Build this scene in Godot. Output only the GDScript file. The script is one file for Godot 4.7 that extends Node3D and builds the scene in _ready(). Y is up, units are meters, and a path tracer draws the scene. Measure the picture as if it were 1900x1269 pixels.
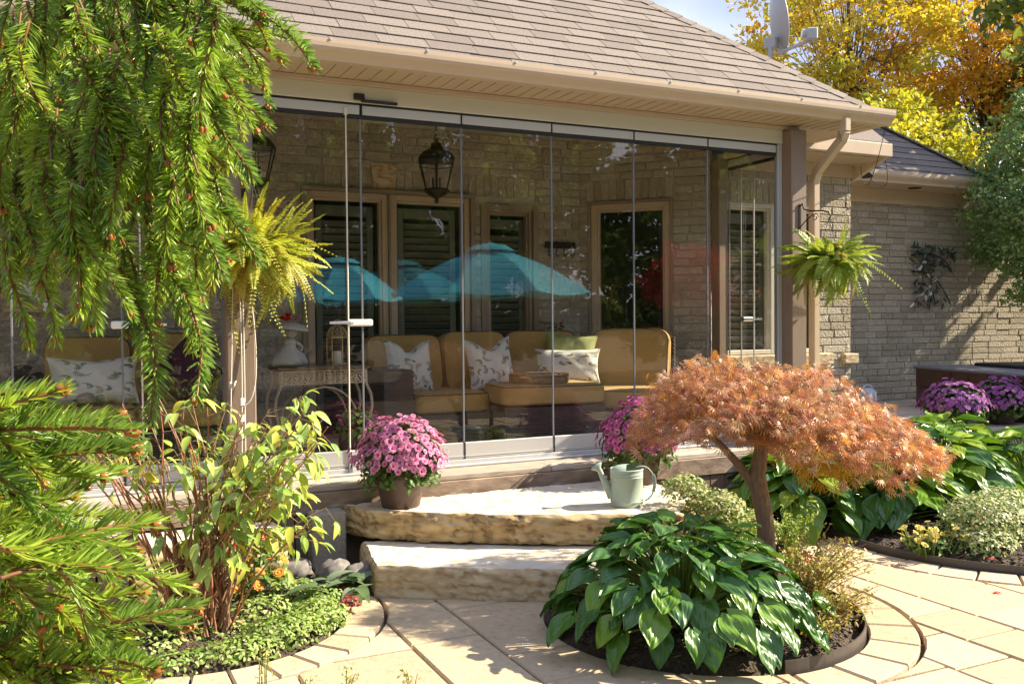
extends Node3D

class MB:
	var v := PackedVector3Array()
	var nn := PackedVector3Array()
	var uv := PackedVector2Array()
	var cc := PackedColorArray()
	var ix := PackedInt32Array()
	var col := Color(1, 1, 1)
	func vert(p: Vector3, n: Vector3, u := Vector2.ZERO) -> int:
		v.append(p); nn.append(n); uv.append(u); cc.append(col)
		return v.size() - 1
	func face(a: int, b: int, c: int) -> void:
		ix.append(a); ix.append(c); ix.append(b)
	func tri(a: Vector3, b: Vector3, c: Vector3) -> void:
		var n := (b - a).cross(c - a).normalized()
		face(vert(a, n), vert(b, n, Vector2(1, 0)), vert(c, n, Vector2(0, 1)))
	func trin(a: Vector3, b: Vector3, c: Vector3, n: Vector3) -> void:
		if (b - a).cross(c - a).dot(n) < 0.0:
			tri(a, c, b)
		else:
			tri(a, b, c)
	func quad(a: Vector3, b: Vector3, c: Vector3, d: Vector3) -> void:
		var n := (c - a).cross(d - b).normalized()
		var i := vert(a, n); vert(b, n, Vector2(1, 0)); vert(c, n, Vector2(1, 1)); vert(d, n, Vector2(0, 1))
		face(i, i + 1, i + 2); face(i, i + 2, i + 3)
	func box(t: Transform3D, s: Vector3, bev := 0.0) -> void:
		var h := s * 0.5
		var b := minf(bev, minf(h.x, minf(h.y, h.z)) * 0.9)
		for ax in 3:
			var e1 := (ax + 1) % 3
			var e2 := (ax + 2) % 3
			for sg: float in [-1.0, 1.0]:
				var q := []
				for k: Vector2 in [Vector2(-1, -1), Vector2(1, -1), Vector2(1, 1), Vector2(-1, 1)]:
					var p := Vector3.ZERO
					p[ax] = sg * h[ax]; p[e1] = k.x * (h[e1] - b); p[e2] = k.y * (h[e2] - b)
					q.append(t * p)
				if sg > 0.0: quad(q[0], q[1], q[2], q[3])
				else: quad(q[0], q[3], q[2], q[1])
		if b <= 0.0: return
		for ax in 3:
			var e1 := (ax + 1) % 3
			var e2 := (ax + 2) % 3
			for s1: float in [-1.0, 1.0]:
				for s2: float in [-1.0, 1.0]:
					var p := [Vector3.ZERO, Vector3.ZERO, Vector3.ZERO, Vector3.ZERO]
					for k in 4:
						var w := Vector3.ZERO
						w[ax] = (h[ax] - b) * (1.0 if k == 1 or k == 2 else -1.0)
						w[e1] = s1 * (h[e1] if k < 2 else h[e1] - b)
						w[e2] = s2 * (h[e2] - b if k < 2 else h[e2])
						p[k] = t * w
					if s1 * s2 > 0.0: quad(p[0], p[3], p[2], p[1])
					else: quad(p[0], p[1], p[2], p[3])
		for sx: float in [-1.0, 1.0]:
			for sy: float in [-1.0, 1.0]:
				for sz: float in [-1.0, 1.0]:
					var g := Vector3(sx, sy, sz)
					trin(t * (g * (h - Vector3(0, b, b))), t * (g * (h - Vector3(b, 0, b))), t * (g * (h - Vector3(b, b, 0))), t.basis * g)
	func bx(x0: float, x1: float, y0: float, y1: float, z0: float, z1: float, bev := 0.0) -> void:
		box(Transform3D(Basis(), Vector3((x0 + x1) / 2, (y0 + y1) / 2, (z0 + z1) / 2)), Vector3(x1 - x0, y1 - y0, z1 - z0), bev)
	func bar(a: Vector3, b: Vector3, w: float, h: float, bev := 0.0) -> void:
		var d := b - a
		var y := Vector3.UP if absf(d.normalized().y) < 0.95 else Vector3.BACK
		var x := d.normalized()
		var z := x.cross(y).normalized()
		y = z.cross(x)
		box(Transform3D(Basis(x, y, z), (a + b) / 2), Vector3(d.length(), h, w), bev)
	func tube(pts: PackedVector3Array, rad: PackedFloat32Array, sides := 6, cap := true) -> void:
		var n := pts.size()
		var side := Vector3.ZERO
		var first := v.size()
		for i in n:
			var d := (pts[mini(i + 1, n - 1)] - pts[maxi(i - 1, 0)]).normalized()
			if i == 0:
				side = d.cross(Vector3(0.31, 0.92, 0.2)).normalized()
				if side.length() < 0.5: side = d.cross(Vector3.RIGHT).normalized()
			else:
				side = (side - d * side.dot(d)).normalized()
			var up := d.cross(side)
			var r := rad[mini(i, rad.size() - 1)]
			for k in sides + 1:
				var a := TAU * k / sides
				var o := side * cos(a) + up * sin(a)
				vert(pts[i] + o * r, o, Vector2(float(k) / sides, float(i) / maxf(1, n - 1)))
		for i in n - 1:
			for k in sides:
				var a := first + i * (sides + 1) + k
				face(a, a + 1, a + sides + 2); face(a, a + sides + 2, a + sides + 1)
		if cap:
			for e in [0, n - 1]:
				var d2 := (pts[0] - pts[1]) if e == 0 else (pts[n - 1] - pts[n - 2])
				for k in sides:
					var a2: int = first + e * (sides + 1) + k
					trin(pts[e], v[a2], v[a2 + 1], d2)
	func lathe(prof: Array, seg := 20, t := Transform3D(), a0 := 0.0, a1 := TAU) -> void:
		var ns := []
		for i in prof.size() - 1:
			var d: Vector2 = prof[i + 1] - prof[i]
			ns.append(Vector2(d.y, -d.x).normalized())
		for i in prof.size() - 1:
			var na: Vector2 = ns[i]
			var nb: Vector2 = ns[i]
			if i > 0 and ns[i].dot(ns[i - 1]) > 0.65: na = (ns[i] + ns[i - 1]).normalized()
			if i < ns.size() - 1 and ns[i].dot(ns[i + 1]) > 0.65: nb = (ns[i] + ns[i + 1]).normalized()
			var first := v.size()
			for k in seg + 1:
				var a := lerpf(a0, a1, float(k) / seg)
				var c := cos(a)
				var s := sin(a)
				vert(t * Vector3(prof[i].x * c, prof[i].y, prof[i].x * s), (t.basis * Vector3(na.x * c, na.y, na.x * s)).normalized(), Vector2(float(k) / seg, 0))
				vert(t * Vector3(prof[i + 1].x * c, prof[i + 1].y, prof[i + 1].x * s), (t.basis * Vector3(nb.x * c, nb.y, nb.x * s)).normalized(), Vector2(float(k) / seg, 1))
			for k in seg:
				var q := first + k * 2
				face(q, q + 1, q + 3); face(q, q + 3, q + 2)
	func grid(P: Array, nu: int, nv: int, colors: Array = []) -> void:
		var first := v.size()
		for i in nu:
			for j in nv:
				var du: Vector3 = P[mini(i + 1, nu - 1) * nv + j] - P[maxi(i - 1, 0) * nv + j]
				var dv: Vector3 = P[i * nv + mini(j + 1, nv - 1)] - P[i * nv + maxi(j - 1, 0)]
				if colors.size(): col = colors[i * nv + j]
				vert(P[i * nv + j], du.cross(dv).normalized(), Vector2(float(j) / (nv - 1), float(i) / (nu - 1)))
		for i in nu - 1:
			for j in nv - 1:
				var a := first + i * nv + j
				face(a, a + nv, a + nv + 1); face(a, a + nv + 1, a + 1)
	func prism(poly: PackedVector2Array, y0: float, y1: float, bev := 0.0) -> void:
		var p := poly
		if Geometry2D.is_polygon_clockwise(p): p.reverse()
		var n := p.size()
		var q := PackedVector2Array()
		for i in n:
			var e1 := (p[i] - p[(i + n - 1) % n]).normalized()
			var e2 := (p[(i + 1) % n] - p[i]).normalized()
			var m := Vector2(-e1.y - e2.y, e1.x + e2.x)
			q.append(p[i] + (m.normalized() * bev / maxf(0.5, m.normalized().dot(Vector2(-e1.y, e1.x))) if m.length() > 0.01 else Vector2.ZERO))
		var inner := p[0].distance_to(q[0]) * 0.0 + 1.0
		inner = 0.0
		for i in n: inner = maxf(inner, p[i].distance_to(q[i]))
		var t := Geometry2D.triangulate_polygon(q)
		if t.is_empty():
			q = p; t = Geometry2D.triangulate_polygon(q)
		for k in range(0, t.size(), 3):
			trin(Vector3(q[t[k]].x, y1, q[t[k]].y), Vector3(q[t[k + 1]].x, y1, q[t[k + 1]].y), Vector3(q[t[k + 2]].x, y1, q[t[k + 2]].y), Vector3.UP)
		for i in n:
			var j := (i + 1) % n
			var o := Vector3(p[j].y - p[i].y, 0, p[i].x - p[j].x)
			var a := Vector3(p[i].x, y1 - bev, p[i].y)
			var b := Vector3(p[j].x, y1 - bev, p[j].y)
			var c := Vector3(q[j].x, y1, q[j].y)
			var d := Vector3(q[i].x, y1, q[i].y)
			if bev > 0.0:
				trin(a, b, c, o + Vector3.UP * o.length()); trin(a, c, d, o + Vector3.UP * o.length())
			var e := Vector3(p[i].x, y0, p[i].y)
			var f := Vector3(p[j].x, y0, p[j].y)
			trin(a, b, f, o); trin(a, f, e, o)
	func add(o: MB, t: Transform3D, tint := Color(1, 1, 1)) -> void:
		var first := v.size()
		for i in o.v.size():
			v.append(t * o.v[i]); nn.append((t.basis * o.nn[i]).normalized()); uv.append(o.uv[i]); cc.append(o.cc[i] * tint)
		for i in o.ix: ix.append(i + first)
	func mesh(mat: Material) -> ArrayMesh:
		var a := []
		a.resize(Mesh.ARRAY_MAX)
		a[Mesh.ARRAY_VERTEX] = v; a[Mesh.ARRAY_NORMAL] = nn; a[Mesh.ARRAY_TEX_UV] = uv; a[Mesh.ARRAY_COLOR] = cc; a[Mesh.ARRAY_INDEX] = ix
		var m := ArrayMesh.new()
		m.add_surface_from_arrays(Mesh.PRIMITIVE_TRIANGLES, a)
		m.surface_set_material(0, mat)
		return m

var R := RandomNumberGenerator.new()
var names := {}
var M := {}
var tex_cache := {}

func rr(a: float, b: float) -> float: return R.randf_range(a, b)
func pick(a: Array): return a[R.randi() % a.size()]
func sr(c: Color) -> Color: return c.linear_to_srgb()
func V(x: float, y: float, z: float) -> Vector3: return Vector3(x, y, z)

func numbered(called: String) -> String:
	if not names.has(called):
		names[called] = 0
		return called
	names[called] += 1
	return "%s_%03d" % [called, names[called]]

func tag(o: Node, label: String, category: String, group := "", kind := "") -> Node:
	if label: o.set_meta("label", label)
	if category: o.set_meta("category", category)
	if group: o.set_meta("group", group)
	if kind: o.set_meta("kind", kind)
	return o

func thing(called: String, label: String, category: String, at := Vector3.ZERO, turn := 0.0, group := "") -> Node3D:
	var o := Node3D.new()
	o.name = numbered(called)
	add_child(o)
	o.position = at
	o.rotation.y = turn
	tag(o, label, category, group)
	return o

func part(parent: Node, called: String, mesh: Mesh, t := Transform3D(), mat: Material = null) -> MeshInstance3D:
	var o := MeshInstance3D.new()
	o.name = called
	o.mesh = mesh
	o.transform = t
	if mat: o.material_override = mat
	parent.add_child(o, true)
	return o

func sub(parent: Node, called: String) -> Node3D:
	var o := Node3D.new()
	o.name = called
	parent.add_child(o, true)
	return o

func multi(parent: Node, called: String, mesh: Mesh, ts: Array, cols: Array = []) -> MultiMeshInstance3D:
	var mm := MultiMesh.new()
	mm.transform_format = MultiMesh.TRANSFORM_3D
	mm.use_colors = cols.size() > 0
	mm.mesh = mesh
	mm.instance_count = ts.size()
	for i in ts.size():
		mm.set_instance_transform(i, ts[i])
		if cols.size(): mm.set_instance_color(i, cols[i])
	var o := MultiMeshInstance3D.new()
	o.name = called
	o.multimesh = mm
	parent.add_child(o, true)
	return o

func noise_tex(key: String, freq: float, oct: int, ramp: Array, seed_: int, size := 256, kind := FastNoiseLite.TYPE_SIMPLEX_SMOOTH, stretch := 1) -> NoiseTexture2D:
	if tex_cache.has(key): return tex_cache[key]
	var f := FastNoiseLite.new()
	f.noise_type = kind
	f.frequency = freq
	f.fractal_octaves = oct
	f.seed = seed_
	if key.ends_with("ridged"): f.fractal_type = FastNoiseLite.FRACTAL_RIDGED
	var t := NoiseTexture2D.new()
	t.width = size * stretch
	t.height = size
	t.seamless = true
	t.noise = f
	if ramp.size():
		var g := Gradient.new()
		var off := PackedFloat32Array()
		var cs := PackedColorArray()
		for i in ramp.size():
			off.append(float(i) / (ramp.size() - 1))
			cs.append(ramp[i].linear_to_srgb())
		g.offsets = off
		g.colors = cs
		t.color_ramp = g
	tex_cache[key] = t
	return t

func mat(key: String, c: Color, rough := 0.8, o := {}) -> StandardMaterial3D:
	var m := StandardMaterial3D.new()
	m.resource_name = key
	m.albedo_color = sr(c)
	m.roughness = rough
	m.metallic = o.get("metal", 0.0)
	if o.has("spec"): m.metallic_specular = o.spec
	if o.has("ramp"):
		m.albedo_color = Color(1, 1, 1)
		m.albedo_texture = noise_tex("c_" + key, o.get("freq", 0.02), o.get("oct", 4), o.ramp, o.get("seed", 3), o.get("size", 256))
	if o.has("bump"):
		m.heightmap_enabled = true
		m.heightmap_texture = noise_tex("h_" + str(o.get("bfreq", 0.05)) + str(o.get("boct", 4)), o.get("bfreq", 0.05), o.get("boct", 4), [], 11)
		m.heightmap_scale = o.bump
	if o.has("scale"):
		m.uv1_triplanar = true
		m.uv1_world_triplanar = o.get("world", true)
		m.uv1_scale = o.scale if o.scale is Vector3 else Vector3.ONE * float(o.scale)
	if o.has("back"):
		m.backlight_enabled = true
		m.backlight = sr(o.back)
	if o.get("vc", false): m.vertex_color_use_as_albedo = true
	if o.has("rim"):
		m.rim_enabled = true; m.rim = o.rim; m.rim_tint = 0.6
	if o.has("coat"):
		m.clearcoat_enabled = true; m.clearcoat = o.coat; m.clearcoat_roughness = 0.2
	M[key] = m
	return m

func leaf_mat(key: String, c: Color, rough := 0.5, back := 0.5, spec := 0.5) -> StandardMaterial3D:
	return mat(key, c, rough, {"vc": true, "back": Color(back, back, back * 0.8), "spec": spec})

func look(from: Vector3, to: Vector3, up := Vector3.UP) -> Basis:
	# x axis towards the target
	var x := (to - from).normalized()
	if absf(x.dot(up.normalized())) > 0.98: up = Vector3(0.3, 0.1, 1)
	var z := x.cross(up).normalized()
	return Basis(x, z.cross(x), z)

func curve3(a: Vector3, b: Vector3, c: Vector3, n: int) -> PackedVector3Array:
	var p := PackedVector3Array()
	for i in n + 1:
		var t := float(i) / n
		p.append(a.lerp(b, t).lerp(b.lerp(c, t), t))
	return p

func radii(a: float, b: float, n: int) -> PackedFloat32Array:
	var p := PackedFloat32Array()
	for i in n + 1: p.append(lerpf(a, b, float(i) / n))
	return p

func struct(called: String, mb: MB, m: Material) -> MeshInstance3D:
	var o := part(self, called, mb.mesh(m))
	o.set_meta("kind", "structure")
	return o

func _ready() -> void:
	R.seed = 20240611
	setup_camera_and_light()
	materials()
	build_ground()
	build_deck()
	build_house()
	build_wing()
	build_glass()
	build_steps()
	build_porch_furniture()
	build_props()
	build_plants()
	build_spruce()
	build_trees()
	build_side_trees()
	build_garden_behind()

func setup_camera_and_light() -> void:
	var cam := Camera3D.new()
	cam.name = "camera"
	cam.fov = 2.0 * rad_to_deg(atan(634.5 / 1700.0))
	cam.near = 0.05
	cam.far = 300.0
	var yaw := deg_to_rad(25.6)
	var pitch := atan(41.0 / 1700.0)
	var roll := deg_to_rad(0.5)
	var f0 := V(sin(yaw), 0, -cos(yaw))
	var r0 := V(cos(yaw), 0, sin(yaw))
	var f := f0 * cos(pitch) - Vector3.UP * sin(pitch)
	var u1 := Vector3.UP * cos(pitch) + f0 * sin(pitch)
	var r := r0 * cos(roll) - u1 * sin(roll)
	var u := u1 * cos(roll) + r0 * sin(roll)
	cam.transform = Transform3D(Basis(r, u, -f), V(0, 1.46, 5.835))
	add_child(cam)
	cam.current = true
	var we := WorldEnvironment.new()
	we.name = "world_environment"
	var e := Environment.new()
	e.background_mode = Environment.BG_SKY
	var sky := Sky.new()
	var sm := ProceduralSkyMaterial.new()
	sm.sky_top_color = Color(0.25, 0.40, 0.68)
	sm.sky_horizon_color = Color(0.90, 0.93, 0.97)
	sm.sky_curve = 0.20
	sm.ground_bottom_color = Color(0.30, 0.27, 0.22)
	sm.ground_horizon_color = Color(0.62, 0.62, 0.58)
	sm.sky_energy_multiplier = 0.74
	sm.sun_angle_max = 1.0
	sm.sky_cover = noise_tex("clouds", 0.012, 5, [Color(0, 0, 0, 1), Color(0.1, 0.1, 0.1, 1), Color(0.55, 0.55, 0.56, 1), Color(0.8, 0.8, 0.8, 1)], 5, 512)
	sky.sky_material = sm
	e.sky = sky
	e.tonemap_mode = Environment.TONE_MAPPER_LINEAR
	e.tonemap_exposure = 2.95
	e.background_energy_multiplier = 1.0
	e.sdfgi_enabled = true
	e.ssao_enabled = true
	e.ssil_enabled = true
	we.environment = e
	add_child(we)
	var sun := DirectionalLight3D.new()
	sun.name = "sun"
	sun.light_energy = 1.6
	sun.light_color = Color(1.0, 0.94, 0.83)
	sun.light_angular_distance = 0.5
	sun.shadow_enabled = true
	var el := deg_to_rad(36.0)
	var az := deg_to_rad(14.0)
	var s := V(cos(el) * cos(az), sin(el), cos(el) * sin(az))
	sun.look_at_from_position(s * 50.0, Vector3.ZERO, Vector3.UP)
	add_child(sun)

func materials() -> void:
	for k in 3:
		var c: Color = [Color(0.355, 0.31, 0.225), Color(0.305, 0.265, 0.19), Color(0.395, 0.35, 0.265)][k]
		mat("brick%d" % k, c, 0.9, {"ramp": [c * 0.72, c, c * 1.12], "freq": 0.03, "seed": 5 + k, "scale": 2.3, "bump": 0.55, "bfreq": 0.06, "boct": 4})
		c = [Color(0.19, 0.158, 0.136), Color(0.17, 0.14, 0.12), Color(0.208, 0.175, 0.15)][k]
		mat("shingle%d" % k, c, 0.95, {"ramp": [c * 0.55, c * 0.95, c * 1.35], "freq": 0.11, "oct": 3, "seed": 8 + k, "scale": 2.0, "bump": 0.15, "bfreq": 0.2, "boct": 2})
		c = [Color(0.47, 0.365, 0.24), Color(0.43, 0.33, 0.215), Color(0.49, 0.39, 0.27)][k]
		mat("paver%d" % k, c, 0.85, {"ramp": [c * 0.7, c * 0.97, c * 1.02, c * 1.15], "freq": 0.035, "oct": 5, "seed": 12 + k, "scale": 1.7, "bump": 0.18, "bfreq": 0.1, "boct": 4})
		c = [Color(0.40, 0.34, 0.27), Color(0.34, 0.285, 0.225), Color(0.45, 0.39, 0.32)][k]
		mat("plank%d" % k, c, 0.75, {"ramp": [c * 0.6, c, c * 1.15], "freq": 0.03, "oct": 4, "seed": 15 + k, "scale": Vector3(0.6, 4, 6), "bump": 0.08, "bfreq": 0.05})
	mat("mortar", Color(0.36, 0.33, 0.28), 0.95, {"scale": 3.0, "bump": 0.1, "bfreq": 0.2})
	mat("roof_base", Color(0.10, 0.085, 0.075), 0.95)
	mat("tan", Color(0.53, 0.415, 0.30), 0.5, {"ramp": [Color(0.49, 0.38, 0.27), Color(0.54, 0.425, 0.305)], "freq": 0.02, "scale": 0.8})
	mat("tan_inside", Color(0.46, 0.36, 0.24), 0.55)
	mat("cream_board", Color(0.55, 0.53, 0.44), 0.5)
	mat("post_brown", Color(0.22, 0.16, 0.118), 0.55, {"ramp": [Color(0.20, 0.145, 0.105), Color(0.235, 0.172, 0.13)], "freq": 0.03, "scale": Vector3(4, 0.6, 4), "bump": 0.03, "bfreq": 0.05})
	mat("trim_brown", Color(0.24, 0.185, 0.125), 0.5)
	mat("aluminium", Color(0.50, 0.495, 0.485), 0.42, {"metal": 0.25})
	mat("seal_black", Color(0.012, 0.012, 0.013), 0.6)
	mat("seal_grey", Color(0.16, 0.17, 0.19), 0.35)
	mat("chrome", Color(0.72, 0.72, 0.72), 0.18, {"metal": 0.9})
	mat("white_plastic", Color(0.75, 0.74, 0.70), 0.4)
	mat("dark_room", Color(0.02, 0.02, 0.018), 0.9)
	mat("shutter", Color(0.12, 0.125, 0.09), 0.5)
	mat("black_iron", Color(0.018, 0.015, 0.013), 0.45, {"metal": 0.3, "bump": 0.04, "bfreq": 0.15, "scale": 6.0})
	mat("bronze", Color(0.035, 0.022, 0.014), 0.4, {"metal": 0.5, "bump": 0.04, "bfreq": 0.12, "scale": 6.0})
	var g := StandardMaterial3D.new()
	g.resource_name = "clear_glass"
	g.transparency = BaseMaterial3D.TRANSPARENCY_ALPHA
	g.albedo_color = Color(0.12, 0.13, 0.08, 0.03)
	g.roughness = 0.0
	M.glass = g
	mat("stone_ridged", Color(0.52, 0.44, 0.31), 0.9, {"ramp": [Color(0.60, 0.50, 0.34), Color(0.56, 0.44, 0.26), Color(0.50, 0.37, 0.19), Color(0.44, 0.31, 0.15), Color(0.22, 0.14, 0.065), Color(0.10, 0.065, 0.03)], "freq": 0.009, "oct": 6, "scale": Vector3(0.9, 1.6, 0.9), "bump": 0.5, "bfreq": 0.03, "boct": 6, "size": 512})
	mat("stone_pale_ridged", Color(0.55, 0.49, 0.38), 0.9, {"ramp": [Color(0.60, 0.53, 0.40), Color(0.57, 0.48, 0.34), Color(0.53, 0.43, 0.28), Color(0.48, 0.37, 0.225), Color(0.30, 0.21, 0.12), Color(0.18, 0.125, 0.07)], "freq": 0.011, "oct": 6, "scale": Vector3(0.9, 2.0, 0.9), "bump": 0.5, "bfreq": 0.03, "boct": 6, "size": 512})
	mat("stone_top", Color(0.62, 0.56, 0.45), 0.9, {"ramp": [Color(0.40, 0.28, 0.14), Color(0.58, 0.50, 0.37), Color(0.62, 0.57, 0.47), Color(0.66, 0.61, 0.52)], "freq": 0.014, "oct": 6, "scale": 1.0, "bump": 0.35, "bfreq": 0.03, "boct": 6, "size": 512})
	mat("stain", Color(0.50, 0.33, 0.14), 0.85, {"ramp": [Color(0.44, 0.29, 0.13), Color(0.55, 0.40, 0.20), Color(0.60, 0.50, 0.33)], "freq": 0.03, "scale": 1.5})
	mat("pebble", Color(0.17, 0.16, 0.15), 0.7, {"ramp": [Color(0.11, 0.10, 0.09), Color(0.22, 0.205, 0.19)], "freq": 0.03, "scale": 3.0})
	mat("concrete", Color(0.33, 0.30, 0.25), 0.9, {"ramp": [Color(0.27, 0.24, 0.19), Color(0.37, 0.34, 0.29)], "freq": 0.06, "scale": 2.0, "bump": 0.2, "bfreq": 0.15})
	mat("soil", Color(0.055, 0.038, 0.026), 0.98, {"ramp": [Color(0.025, 0.017, 0.012), Color(0.06, 0.042, 0.03), Color(0.11, 0.08, 0.055)], "freq": 0.08, "oct": 5, "scale": 2.2, "bump": 1.5, "bfreq": 0.08, "boct": 5})
	mat("sand", Color(0.10, 0.075, 0.05), 0.98, {"ramp": [Color(0.05, 0.036, 0.024), Color(0.14, 0.105, 0.075)], "freq": 0.06, "scale": 3.0})
	mat("edging", Color(0.07, 0.06, 0.055), 0.45)
	mat("cushion", Color(0.40, 0.255, 0.075), 0.9, {"ramp": [Color(0.36, 0.225, 0.065), Color(0.43, 0.275, 0.085)], "freq": 0.05, "scale": 5.0, "bump": 0.25, "bfreq": 0.025, "boct": 3, "rim": 0.2})
	mat("piping", Color(0.10, 0.06, 0.025), 0.8)
	mat("wicker", Color(0.075, 0.052, 0.038), 0.5)
	mat("wicker_dark", Color(0.018, 0.013, 0.01), 0.8)
	mat("tray", Color(0.26, 0.165, 0.08), 0.55, {"ramp": [Color(0.17, 0.1, 0.045), Color(0.32, 0.21, 0.11)], "freq": 0.04, "scale": Vector3(1, 8, 8)})
	mat("console_paint", Color(0.50, 0.42, 0.30), 0.6, {"ramp": [Color(0.36, 0.28, 0.18), Color(0.55, 0.46, 0.34)], "freq": 0.05, "scale": 4.0})
	mat("console_top", Color(0.15, 0.10, 0.06), 0.4)
	mat("statue", Color(0.50, 0.49, 0.45), 0.9, {"ramp": [Color(0.34, 0.34, 0.31), Color(0.56, 0.55, 0.51)], "freq": 0.06, "scale": 5.0, "bump": 0.4, "bfreq": 0.06})
	mat("gold_metal", Color(0.42, 0.33, 0.15), 0.45, {"metal": 0.4})
	mat("pot_plum", Color(0.085, 0.048, 0.045), 0.42, {"bump": 0.04, "bfreq": 0.1, "scale": 3.0})
	mat("can_green", Color(0.34, 0.43, 0.36), 0.5, {"ramp": [Color(0.31, 0.395, 0.33), Color(0.36, 0.45, 0.38)], "freq": 0.04, "scale": 3.0})
	mat("dish_grey", Color(0.36, 0.36, 0.37), 0.5)
	mat("tub_brown", Color(0.075, 0.032, 0.02), 0.42, {"ramp": [Color(0.055, 0.024, 0.015), Color(0.09, 0.04, 0.026)], "freq": 0.03, "scale": 2.0})
	mat("tub_cover", Color(0.13, 0.13, 0.15), 0.5)
	mat("cord", Color(0.62, 0.58, 0.50), 0.7)
	mat("turquoise", Color(0.04, 0.60, 0.76), 0.8)
	mat("bark", Color(0.30, 0.21, 0.14), 0.9, {"ramp": [Color(0.17, 0.11, 0.07), Color(0.36, 0.26, 0.175)], "freq": 0.05, "scale": Vector3(4, 1.2, 4), "bump": 0.7, "bfreq": 0.06})
	mat("bark_grey", Color(0.11, 0.09, 0.07), 0.9, {"bump": 0.5, "bfreq": 0.08, "scale": 2.0})
	mat("twig", Color(0.30, 0.175, 0.10), 0.8, {"ramp": [Color(0.22, 0.11, 0.06), Color(0.36, 0.24, 0.15)], "freq": 0.05, "scale": 5.0})
	mat("bark_twig", Color(0.20, 0.10, 0.045), 0.8)
	leaf_mat("hosta", Color(1, 1, 1), 0.34, 0.55)
	leaf_mat("leafy", Color(1, 1, 1), 0.5, 0.8)
	leaf_mat("spruce", Color(1, 1, 1), 0.33, 0.8)
	leaf_mat("mapleleaf", Color(1, 1, 1), 0.42, 0.7, 0.5)
	leaf_mat("petal", Color(1, 1, 1), 0.6, 0.6, 0.3)
	soffit_material()

func soffit_material() -> void:
	var im := Image.create(64, 64, false, Image.FORMAT_RGB8)
	im.fill(sr(Color(0.56, 0.44, 0.32)))
	for y in range(4, 64, 16):
		for x in range(4, 64, 16):
			im.fill_rect(Rect2i(x, y, 6, 6), sr(Color(0.22, 0.16, 0.10)))
			im.fill_rect(Rect2i((x + 8) % 64, (y + 8) % 64, 6, 6), sr(Color(0.22, 0.16, 0.10)))
	var m := mat("soffit", Color(1, 1, 1), 0.5)
	m.albedo_texture = ImageTexture.create_from_image(im)
	m.uv1_triplanar = true
	m.uv1_world_triplanar = true
	m.uv1_scale = Vector3.ONE * 22.0

# ---------------------------------------------------------------- ground, deck
func circle(cx: float, cz: float, r: float, n := 40) -> PackedVector2Array:
	var p := PackedVector2Array()
	for i in n: p.append(Vector2(cx + r * cos(TAU * i / n), cz + r * sin(TAU * i / n)))
	return p

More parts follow.
